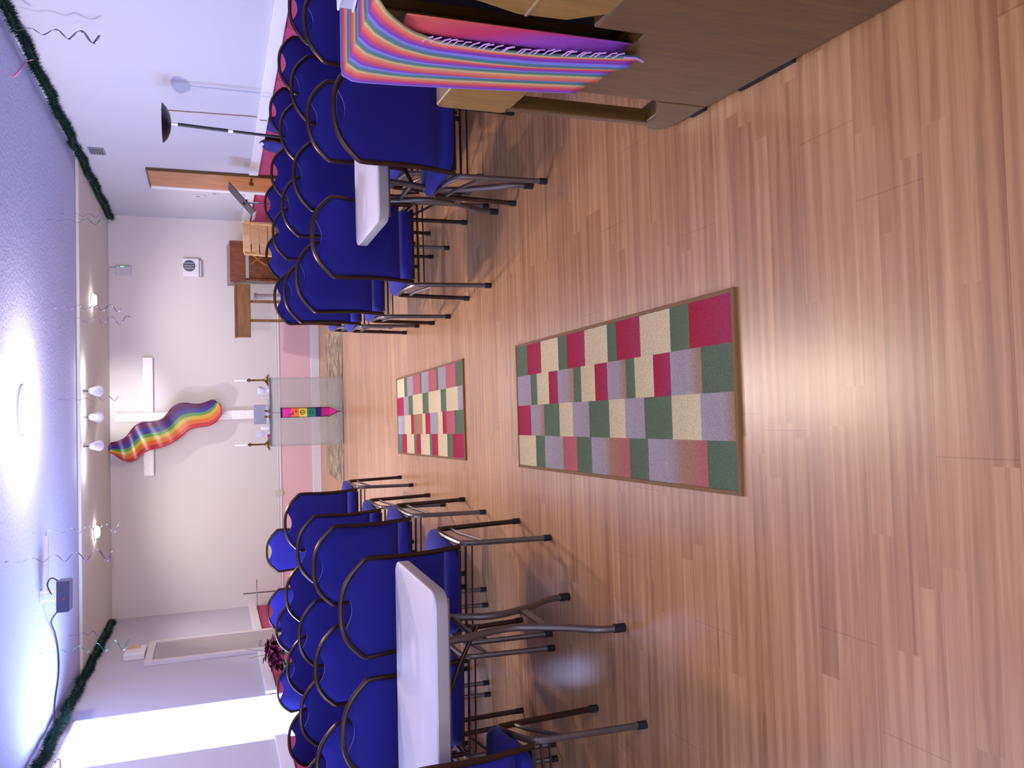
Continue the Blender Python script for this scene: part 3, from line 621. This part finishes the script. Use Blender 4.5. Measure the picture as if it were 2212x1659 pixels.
# ------------------------------------------------------------------ wall cross and rainbow banner
wc = thing('wall_cross', 'large white cross hanging on the altar wall, partly covered by a rainbow banner', 'cross', (0.13, YB, 0), 0)
MB().box(-0.062, -0.075, 0.90, 0.062, -0.015, 2.68).build('upright', M['crosscloth'], wc, smooth=False, bevel=0.012)
MB().box(-0.79, -0.072, 2.205, -0.063, -0.018, 2.335).build('arm', M['crosscloth'], wc, smooth=False, bevel=0.012)
MB().box(0.063, -0.072, 2.205, 0.80, -0.018, 2.335).build('arm', M['crosscloth'], wc, smooth=False, bevel=0.012)
MB().box(-0.03, -0.015, 1.0, 0.03, 0.0, 2.5).build('backing', M['grey'], wc, smooth=False)
# outline traced as (along wall, height) and given its own depth and thickness
def wallpt(px, py, yw):   # picture point -> wall coordinates at depth yw
    u = 1659-py; v = px; dr = fw + rt2*(u-829.5)/F_PX - up2*(v-1106)/F_PX; t = yw/dr.y
    return Vector((0, 0, CAM_H)) + dr*t
def cr(pts): return [(180+x/3.687, 740+y/3.687) for x, y in pts]
upper = cr([(188, 868), (215, 800), (270, 786), (330, 755), (380, 695), (420, 655), (480, 633), (540, 632), (600, 618), (650, 585), (700, 520), (750, 488), (810, 478), (870, 486), (930, 485), (985, 468), (1020, 455), (1045, 456)])
lower = cr([(190, 876), (235, 888), (280, 920), (330, 947), (380, 952), (430, 928), (480, 882), (530, 858), (600, 842), (680, 815), (750, 775), (800, 735), (850, 695), (920, 676), (1000, 665), (1065, 628), (1105, 560), (1095, 495)])
YW = 12.02
def arc(p, n):
    P = [wallpt(a, b, YW) for a, b in p]; P = spline(P, 8); L = [0]
    for a, b in zip(P, P[1:]): L.append(L[-1]+(b-a).length)
    out = []
    for i in range(n+1):
        s = L[-1]*i/n; k = 0
        while k < len(L)-2 and L[k+1] < s: k += 1
        f = (s-L[k])/max(1e-9, L[k+1]-L[k]); out.append(P[k].lerp(P[k+1], min(1, max(0, f))))
    return out
UP, LO = arc(upper, 70), arc(lower, 70)
def flagfn(u, v):
    i = min(70, int(round(u*70))); p = UP[i].lerp(LO[i], v); k = u*5.4
    p = p.copy(); p.y += 0.012*math.sin(k*2*PI)*math.sin(PI*min(1, 0.3+u)); p.y += 0.012*math.sin(v*PI); return p
rb = MB().grid(flagfn, 70, 18, uvfn=lambda u, v: (min(0.999, v), u)).build('rainbow_banner', M['flag'], None, solid=0.006)
rb = tag(rb, 'wavy rainbow banner hanging diagonally in front of the white cross', 'banner')

# ------------------------------------------------------------------ lectern, stand, pine chair, post
le = thing('wooden_lectern', 'dark red brown wooden lectern with curved body, behind the pine chair', 'lectern', (2.125, 11.60, 0), -0.04)
MB().box(-0.26, -0.20, 0.0, 0.26, 0.20, 0.05).build('base', M['wood_red'], le, smooth=False, bevel=0.006)
prof = [(-0.13, 0.05), (0.17, 0.05), (0.17, 1.10), (-0.20, 1.04), (-0.215, 0.98), (-0.19, 0.86), (-0.13, 0.72), (-0.09, 0.55), (-0.085, 0.35)]
MB().prism(prof, lambda a, b, t: Vector((t, a, b)), -0.24, -0.21).build('side_panel', M['wood_red'], le, smooth=False, bevel=0.004)
MB().prism(prof, lambda a, b, t: Vector((t, a, b)), 0.21, 0.24).build('side_panel', M['wood_red'], le, smooth=False, bevel=0.004)
fpn = [(-0.13, 0.05), (-0.085, 0.35), (-0.09, 0.55), (-0.13, 0.72), (-0.19, 0.86), (-0.215, 0.98)]
fp = MB()
fp.grid(lambda u, v: Vector((-0.21+0.42*u, spline([(0, a, b) for a, b in fpn], 4)[int(round(v*20))].y+0.02, spline([(0, a, b) for a, b in fpn], 4)[int(round(v*20))].z)), 1, 20)
fp.build('front_panel', M['wood_red'], le, solid=0.016)
MB().tube(spline([(-0.16, -0.10, 0.12), (-0.10, -0.10, 0.55), (0.02, -0.17, 0.84), (0.16, -0.21, 0.96)], 5), 0.012, 6).tube(spline([(0.16, -0.10, 0.12), (0.16, -0.11, 0.5), (0.10, -0.16, 0.78), (-0.02, -0.21, 0.95)], 5), 0.012, 6).build('moulding', M['wood_door'], le)
MB().box(-0.27, -0.25, 1.04, 0.27, 0.22, 1.235, rot=RX(0.06), piv=(0, 0, 1.1)).build('reading_desk', M['wood_red'], le, smooth=False, bevel=0.008)
st = thing('reading_stand', 'oak stand with deep rectangular top on two thin posts, beside the lectern', 'stand', (1.48, 11.45, 0), -0.04)
MB().box(-0.345, -0.02, 0.975, 0.345, 0.02, 1.165).box(-0.345, 0.02, 1.13, 0.345, 0.26, 1.165).build('apron', M['wood_oak'], st, smooth=False, bevel=0.004)
MB().box(-0.35, -0.032, 1.150, 0.35, -0.02, 1.170).box(-0.35, -0.032, 0.968, 0.35, -0.02, 0.984).box(-0.35, -0.032, 0.984, -0.335, -0.02, 1.150).box(0.335, -0.032, 0.984, 0.35, -0.02, 1.150).build('rim', M['wood_oak'], st, smooth=False)
for xx in (-0.125, 0.125):
    MB().box(xx-0.018, -0.016, 0.05, xx+0.018, 0.02, 0.975).build('post', M['wood_oak'], st, smooth=False, bevel=0.003)
    MB().box(xx-0.022, -0.16, 0.0, xx+0.022, 0.22, 0.05).build('foot', M['wood_oak'], st, smooth=False, bevel=0.004)
wp = thing('white_post', 'slim white post between the lectern and the oak stand', 'post', (1.735, 11.85, 0), 0)
MB().lathe([(0.11, 0), (0.11, 0.02), (0.04, 0.035), (0.036, 0.06)], n=20).build('base', M['lightgrey'], wp)
MB().lathe([(0.034, 0.055), (0.034, 0.86), (0.044, 0.87), (0.044, 0.90), (0.02, 0.91)], n=20).build('shaft', M['porcelain'], wp)
pc = thing('pine_chair', 'light pine ladder back chair standing before the dark lectern', 'chair', (2.27, 11.0, 0), 0.10)
for sx in (-1, 1):
    MB().tube(spline([(sx*0.20, -0.20, 0.0), (sx*0.20, -0.19, 0.42), (sx*0.20, -0.20, 0.75), (sx*0.20, -0.26, 1.06)], 4), 0.018, 8).build('rear_leg', M['wood_pine'], pc)
    MB().tube([(sx*0.20, 0.20, 0.0), (sx*0.20, 0.20, 0.43)], 0.018, 8).build('front_leg', M['wood_pine'], pc)
    MB().tube([(sx*0.20, -0.19, 0.2), (sx*0.20, 0.20, 0.2)], 0.010, 6).build('side_stretcher', M['wood_pine'], pc)
MB().box(-0.23, -0.20, 0.43, 0.23, 0.23, 0.455).build('seat', M['wood_pine'], pc, smooth=False, bevel=0.01)
for z0, z1, yy in ((0.985, 1.075, -0.262), (0.885, 0.972, -0.238), (0.785, 0.872, -0.216), (0.685, 0.772, -0.205)):
    MB().prism([(0.19*s, yy-0.02*(1-s*s)) for s in (-1, -.5, 0, .5, 1)] + [(0.19*s, yy+0.016-0.02*(1-s*s)) for s in (1, .5, 0, -.5, -1)], lambda a, b, t: Vector((a, b, t)), z0, z1).build('slat', M['wood_pine'], pc, bevel=0.003, angle=30)

# ------------------------------------------------------------------ music stand and floor lamp
ms = thing('music_stand', 'black music stand with chrome stem in front of the brown door side', 'music stand', (2.38, 9.34, 0), 0.0)
for k in range(3):
    a = k*2*PI/3+0.4; MB().tube([(0, 0, 0.16), (0.27*math.cos(a), 0.27*math.sin(a), 0.008)], 0.007, 6).build('tripod_leg', M['black'], ms)
MB().tube([(0, 0, 0.12), (0, 0, 1.08)], 0.010, 8).build('stem', M['chrome'], ms)
MB().box(-0.20, -0.16, -0.004, 0.20, 0.16, 0.004, rot=RY(-0.72), piv=(0, 0, 0)).build('desk', M['black'], ms, smooth=False, bevel=0.002).location = (0.02, 0, 1.13)
MB().box(-0.207, -0.16, -0.004, -0.20, 0.16, 0.035, rot=RY(-0.72), piv=(0, 0, 0)).build('desk_lip', M['lightgrey'], ms, smooth=False).location = (0.02, 0, 1.13)
MB().box(-0.03, -0.02, -0.05, 0.03, 0.02, 0.0).build('tilt_joint', M['black'], ms, smooth=False, bevel=0.004).location = (0.0, 0, 1.12)
fl = thing('floor_lamp', 'black torchiere floor lamp with shallow bowl against the white wall', 'floor lamp', (2.425, 7.35, 0), 0)
MB().lathe([(0.13, 0), (0.13, 0.015), (0.10, 0.025), (0.02, 0.035), (0.014, 0.06)], n=28).build('base', M['black'], fl)
MB().tube([(0, 0, 0.03), (0.05, 0, 1.26)], 0.0125, 10).build('lower_pole', M['black'], fl)
MB().tube([(0.05, 0, 1.26), (0.052, 0, 1.30)], 0.0165, 10).tube([(0.070, 0, 1.69), (0.072, 0, 1.75)], 0.010, 10).build('chrome_collar', M['chrome'], fl)
MB().tube([(0.052, 0, 1.30), (0.070, 0, 1.695)], 0.0145, 10).build('upper_pole', M['black'], fl)
MB().lathe([(0.02, 0), (0.07, 0.008), (0.125, 0.032), (0.158, 0.062), (0.162, 0.068), (0.154, 0.066), (0.12, 0.04), (0.06, 0.018), (0.01, 0.012)], (0.073, 0, 1.745), n=32).build('bowl_shade', M['black'], fl)
q = MB().tube([(XR-0.006, 8.03, 1.86), (XR-0.006, 8.01, 1.5), (XR-0.006, 7.99, 1.04), (XR-0.035, 7.99, 1.0), (XR-0.035, 7.99, 0.94)], 0.0045, 6).build('power_cord', M['cord_brown'])
tag(q, 'thin brown cord running down the white wall beside the floor lamp bowl', 'cord')

# ------------------------------------------------------------------ small wall fittings
v = thing('wall_grille', 'small dark louvred grille high on the white wall above the brown door', 'vent', (XR, 9.4, 2.54), 0)
MB().box(-0.014, -0.10, -0.075, 0.0, 0.10, 0.075).build('frame', M['grey'], v, smooth=False, bevel=0.003)
sl = MB()
for k in range(5): sl.box(-0.020, -0.09, -0.060+k*0.026, -0.012, 0.09, -0.044+k*0.026)
sl.build('louvre', M['darkgrey'], v, smooth=False)
for y, z, h, ww, lab in ((10.97, 1.59, 0.16, 0.11, 'larger pale wall plate beyond the brown door'), (10.80, 1.40, 0.11, 0.08, 'smaller pale switch plate beyond the brown door')):
    t_ = thing('switch_plate', lab, 'switch', (XR, y, z), 0)
    MB().box(-0.010, -ww/2, -h/2, 0, ww/2, h/2).build('plate', M['lightgrey'], t_, smooth=False, bevel=0.003)
    MB().box(-0.016, -0.012, -0.02, -0.010, 0.012, 0.02).build('toggle', M['grey'], t_, smooth=False)
sp = thing('wall_speaker', 'white square wall box with round grey grille near the lectern', 'speaker', (2.165, YB, 1.71), 0)
MB().box(-0.125, -0.06, -0.105, 0.125, 0, 0.105).build('housing', M['trim'], sp, smooth=False, bevel=0.008)
gr = MB().lathe([(0.078, 0), (0.078, 0.006), (0.05, 0.010), (0.01, 0.011)], (0.02, -0.06, 0.02), n=28, rot=RX(PI/2))
gr.build('grille', M['darkgrey'], sp)
MB().box(-0.128, -0.05, -0.135, 0.10, -0.004, -0.112).build('bracket', M['lightgrey'], sp, smooth=False)
gb = MB()
for k in (-1, 0, 1): gb.box(0.02+k*0.035-0.004, -0.076, -0.04, 0.02+k*0.035+0.004, -0.071, 0.08)
gb.build('grille_bar', M['lightgrey'], sp, smooth=False)
rt_ = thing('wall_router', 'pale wall box with a green light and a lead up to the ceiling', 'router', (2.10, YB, 2.56), 0)
MB().box(-0.06, -0.035, -0.10, 0.06, 0, 0.09).build('housing', M['lightgrey'], rt_, smooth=False, bevel=0.006)
MB().box(0.048, -0.037, -0.01, 0.056, -0.034, 0.03).build('status_light', M['led'], rt_, smooth=False)
MB().tube([(0.045, -0.01, 0.085), (0.04, -0.008, 0.17)], 0.004, 5).build('lead', M['grey'], rt_)
em = thing('emergency_light', 'white emergency light box above the pale grey door', 'emergency light', (XL, 10.22, 2.32), 0)
MB().box(0, -0.20, -0.13, 0.075, 0.16, 0.085).build('housing', M['trim'], em, smooth=False, bevel=0.01)
MB().box(0.075, 0.02, -0.07, 0.083, 0.15, 0.07).build('lens', mat('amber_lens', (206, 170, 140), 0.4), em, smooth=False)
MB().tube([(0.004, 0.17, 0.06), (0.006, 0.26, 0.12)], 0.006, 5).build('conduit', M['lightgrey'], em)
ol = thing('wall_outlet', 'small greenish white outlet on the low moulding of the altar wall', 'outlet', (-0.985, YB-0.013, 0.59), 0)
MB().box(-0.035, -0.008, -0.05, 0.035, 0.0, 0.05).build('plate', mat('greenish_plate', (196, 200, 172), 0.5), ol, smooth=False, bevel=0.003)
MB().box(-0.014, -0.011, 0.008, 0.014, -0.007, 0.032).box(-0.014, -0.011, -0.032, 0.014, -0.007, -0.008).build('socket', M['lightgrey'], ol, smooth=False)

# ------------------------------------------------------------------ standing metal cross, plant
sc = thing('standing_cross', 'thin silver cross on a pole in the far corner on the window side', 'cross', (-2.30, 12.0, 0), 0)
MB().lathe([(0.12, 0), (0.12, 0.02), (0.05, 0.03), (0.014, 0.06)], n=20).build('base', M['chrome'], sc)
MB().tube([(0, 0, 0.05), (0, 0, 1.10)], 0.0085, 8).build('pole', M['greymetal'], sc)
MB().tube([(-0.175, 0, 0.925), (0.175, 0, 0.925)], 0.0085, 8).build('crosspiece', M['chrome'], sc)
pl = thing('potted_plant', 'potted plant with burgundy leaves beside the bright window', 'plant', (-2.26, 8.62, 0), 0)
MB().box(-0.16, -0.16, 0.50, 0.16, 0.16, 0.52).box(-0.15, -0.15, 0, -0.13, -0.13, 0.5).box(0.13, -0.15, 0, 0.15, -0.13, 0.5).box(-0.15, 0.13, 0, -0.13, 0.15, 0.5).box(0.13, 0.13, 0, 0.15, 0.15, 0.5).build('plant_stand', M['wood_oak'], pl, smooth=False)
MB().lathe([(0.08, 0.52), (0.10, 0.60), (0.125, 0.72), (0.13, 0.75), (0.115, 0.75), (0.10, 0.70)], n=24).build('pot', M['terracotta'], pl)
lf = MB()
for i in range(260):
    a = random.random()*2*PI; el = random.uniform(-0.15, 1.45); rr = random.uniform(0.05, 0.125)
    c = Vector((rr*math.cos(el)*math.cos(a), rr*math.cos(el)*math.sin(a), 0.84+rr*1.35*math.sin(el)))
    d_ = Vector((math.cos(a), math.sin(a), random.uniform(-.5, .5))).normalized(); s2 = d_.cross(Vector((0, 0, 1))).normalized(); n2 = s2.cross(d_); L_ = random.uniform(0.06, 0.10); W_ = L_*0.45
    lf.add([c, c+d_*L_*.35+s2*W_+n2*.008, c+d_*L_*.75+s2*W_*.6+n2*.006, c+d_*L_-n2*.012, c+d_*L_*.75-s2*W_*.6+n2*.006, c+d_*L_*.35-s2*W_+n2*.008, c+d_*L_*.5], [(0, 1, 6), (1, 2, 6), (2, 3, 6), (3, 4, 6), (4, 5, 6), (5, 0, 6)], 0 if el > 0.1 else 1)
lf.build('foliage', [M['burgundy'], M['leafgreen']], pl)
MB().tube([(0, 0, 0.74), (0.02, 0, 0.95), (0.05, 0.1, 1.19)], 0.003, 5).tube([(0, 0, 0.74), (0.0, 0.02, 0.95), (0.0, -0.06, 1.16)], 0.003, 5).tube([(0, 0, 0.70), (0, 0, 0.95)], 0.012, 6).build('stem', M['leafgreen'], pl)

# ------------------------------------------------------------------ ceiling lights
cl = thing('ceiling_light', 'brightly lit round ceiling light above the middle of the aisle', 'ceiling light', (0.15, 7.0, ZC), 0)
MB().lathe([(0.185, 0), (0.185, -0.012), (0.175, -0.014)], n=36).build('rim', M['trim'], cl)
MB().lathe([(0.176, -0.012), (0.172, -0.04), (0.14, -0.075), (0.07, -0.10), (0.01, -0.105)], n=36).build('diffuser', M['lampglow'], cl)
for x, y, lab in ((1.46, 10.52, 'small lit ceiling spot on the lectern side of the white ceiling band'), (-1.18, 10.60, 'small lit ceiling spot on the window side of the white ceiling band')):
    t_ = thing('ceiling_spot', lab, 'ceiling light', (x, y, ZC-0.036), 0, 'small lit ceiling spots')
    MB().lathe([(0.085, 0), (0.085, -0.008), (0.07, -0.012)], n=28).build('rim', M['trim'], t_)
    MB().lathe([(0.066, -0.006), (0.066, -0.03), (0.05, -0.05), (0.01, -0.056)], n=28).build('bulb', M['bulb'], t_)
    lamp('ceiling_spot_glow', (x, y, ZC-0.11), 105, (1, .92, .86), 0.04, 'SPOT', (x*0.9, 11.3, 0), 2.5, 0.6)
for x, lab in ((0.40, 'grey spotlight head aimed at the cross, nearest the lectern side'), (0.12, 'middle one of three grey spotlight heads aimed at the cross'), (-0.19, 'grey spotlight head aimed at the cross, nearest the window side')):
    t_ = thing('spotlight', lab, 'spotlight', (x, 9.85, ZC-0.036), 0, 'three spotlight heads before the cross')
    MB().box(-0.006, -0.08, -0.012, 0.006, 0.10, 0).build('mounting_bar', M['black'], t_, smooth=False)
    MB().tube([(0, 0.10, -0.006), (0, 0.12, -0.05)], 0.007, 6).build('stem', M['black'], t_)
    R_ = RX(0.62)
    MB().lathe([(0.018, 0.07), (0.032, 0.065), (0.040, 0.03), (0.055, -0.03), (0.060, -0.06), (0.054, -0.06), (0.045, -0.02), (0.02, 0.03)], (0, 0.14, -0.09), n=24, rot=RX(1.05)).build('hood', M['spothead'], t_)
    lamp('spotlight_beam', (x, 10.16, ZC-0.17), 58, (1, .97, .92), 0.02, 'SPOT', (0.30+(x-0.12)*0.5, YB, 2.52), 0.62, 1.0)
    lamp('spotlight_spill', (x+(x-0.12)*0.6, 9.80, ZC-0.12), 4.0, (1, .97, .92), 0.02)

# ------------------------------------------------------------------ projector, cables
pj = thing('projector', 'dark blue black projector hanging from the ceiling on a white bracket', 'projector', (-1.34, 7.65, 2.56), 0.06)
MB().box(-0.125, -0.10, 0.0, 0.125, 0.11, 0.092).build('body', M['projector'], pj, smooth=False, bevel=0.008)
MB().lathe([(0.034, 0), (0.034, 0.02), (0.028, 0.024), (0.02, 0.018)], (0.06, 0.11, 0.046), n=20, rot=RX(-PI/2)).build('lens', M['black'], pj)
MB().box(-0.03, -0.104, 0.03, -0.01, -0.10, 0.045).build('indicator_panel', M['red'], pj, smooth=False)
MB().box(-0.05, -0.05, 0.092, 0.05, 0.05, 0.105).box(-0.04, -0.012, 0.105, -0.028, 0.012, 0.205).box(0.028, -0.012, 0.105, 0.04, 0.012, 0.205).box(-0.05, -0.05, 0.205, 0.05, 0.05, 0.213).build('ceiling_bracket', M['trim'], pj, smooth=False, bevel=0.003)
MB().tube(spline([(0.12, -0.06, 0.08), (0.15, -0.06, 0.13), (0.10, -0.06, 0.16), (0.02, -0.06, 0.13)], 5), 0.005, 6).build('loop_of_cable', M['black'], pj)
q = MB().box(-1.36, 7.86, ZC-0.016, -0.88, 7.90, ZC).build('cable_duct', mat('beige_duct', (176, 164, 176), 0.6)); tag(q, 'thin beige cable duct on the ceiling leading to the projector', 'cable duct')
q = MB().tube(spline([(-1.47, 7.70, 2.66), (-1.58, 7.85, 2.735), (-1.75, 8.15, 2.755), (-1.95, 8.35, 2.764), (-2.15, 8.35, 2.764), (-2.35, 8.15, 2.764), (-2.47, 8.0, 2.74)], 8), 0.007, 6).build('ceiling_cable', M['black']); tag(q, 'black cable sagging along the ceiling from projector towards the window', 'cable')

# ------------------------------------------------------------------ tinsel garlands (stuff made of countless needles)
def garland(x, sx, y0, y1, label):
    m = MB(); n = 60; pts = []
    for i in range(n+1):
        y = y0+(y1-y0)*i/n; pts.append(Vector((x-sx*0.055+sx*0.006*math.sin(i*1.7), y, ZC-0.075+0.010*math.sin(i*0.9)+0.008*math.sin(i*2.3))))
    m.tube(pts, [0.018+0.005*math.sin(i*1.3) for i in range(n+1)], 8)
    for i in range(15000):
        f = random.random()*n; k = min(n-1, int(f)); p = pts[k].lerp(pts[k+1], f-k); a = random.random()*2*PI
        d_ = Vector((math.cos(a), random.uniform(-.5, .5), math.sin(a))).normalized(); L_ = random.uniform(0.045, 0.072)
        s2 = d_.cross(Vector((0, 1, 0))).normalized()*0.0026
        e = p+d_*L_
        if abs(e.x) > abs(x)-0.002: e.x = x-sx*0.002
        e.z = min(e.z, ZC-0.002)
        m.add([p+s2, p-s2, e], [(0, 1, 2)], 1 if random.random() < 0.12 else 0)
    o = m.build('tinsel_garland', [M['tinsel'], M['tinsel2']], smooth=False)
    tag(o, label, 'garland', 'green tinsel garlands'); return o
garland(XR, 1, 4.2, YB-0.03, 'dark green tinsel garland along the ceiling edge above the floor lamp')
garland(XL, -1, 5.2, YB-0.35, 'dark green tinsel garland along the ceiling edge above the bright window')

# ------------------------------------------------------------------ curly foil streamers hanging from the ceiling
def streamer(x, y, zt, zb, turns, r1, ph, m_, label, w0=0.007, rs=0.004):
    n = int(turns*16); turns = turns*0.8; m = MB(); vs = []; fs = []
    for i in range(n+1):
        f = i/n; a = ph+f*turns*2*PI; r = rs+(r1*0.75-rs)*f; z = zt+(zb-zt)*f**0.95
        c, s_ = math.cos(a), math.sin(a); wv = w0*(0.35+0.65*f)
        vs += [(x+r*c, y+r*s_, z+wv/2), (x+(r+wv*0.5)*c, y+(r+wv*0.5)*s_, z-wv/2)]
    fs = [(2*i, 2*i+1, 2*i+3, 2*i+2) for i in range(n)]
    m.add(vs, fs); m.tube([(x, y, ZC), (x, y, zt)], 0.0015, 4); m.tube([(x, y, zt), (x+rs*math.cos(ph), y+rs*math.sin(ph), zt)], 0.002, 4)
    tag(m.build('foil_streamer', m_, solid=0.0015), label, 'streamer', 'curly foil streamers on the ceiling')
fs_, fd, fg, fp_ = M['foil_silver'], M['foil_dark'], M['foil_green'], M['foil_pink']
streamer(2.72, 6.35, 2.73, 2.16, 4.5, 0.050, 1.0, fs_, 'silver curly streamer hanging before the white wall, nearest the cabinet corner', 0.02)
streamer(2.42, 6.36, 2.76, 2.58, 0.8, 0.12, 2.2, fp_, 'pink curl of foil hanging from the ceiling beside the garland at the frame edge', 0.024)
streamer(1.80, 8.02, 2.74, 2.30, 4, 0.045, 0.3, fg, 'green curly streamer hanging inward of the garland end, nearer of two')
streamer(2.02, 8.74, 2.74, 2.38, 4, 0.035, 1.3, fd, 'purple curly streamer hanging next to the end of the garland, farther of two')
streamer(0.93, 7.14, 2.76, 2.12, 7, 0.040, 0.6, fd, 'purple curly streamer between the round light and the brown door side')
streamer(0.92, 7.88, 2.76, 2.12, 6, 0.055, 2.0, fd, 'purple curly streamer overlapping the lit spot on the lectern side')
streamer(0.27, 8.53, 2.75, 2.27, 6, 0.030, 1.0, fd, 'purple curly streamer hanging before the spotlights and the cross')
streamer(-0.79, 7.34, 2.76, 2.16, 6, 0.055, 0.9, fs_, 'silver curly streamer hanging beside the lit spot on the window side')
streamer(-0.87, 6.41, 2.76, 2.12, 6, 0.060, 0.2, fd, 'purple curly streamer hanging nearest to the projector')
streamer(-1.95, 8.94, 2.74, 2.50, 3.5, 0.035, 0.2, fd, 'short purple curly streamer beside the garland above the grey door')
streamer(-1.76, 7.54, 2.76, 2.12, 6, 0.065, 0.9, fg, 'green curly streamer hanging in front of the garland near the projector')
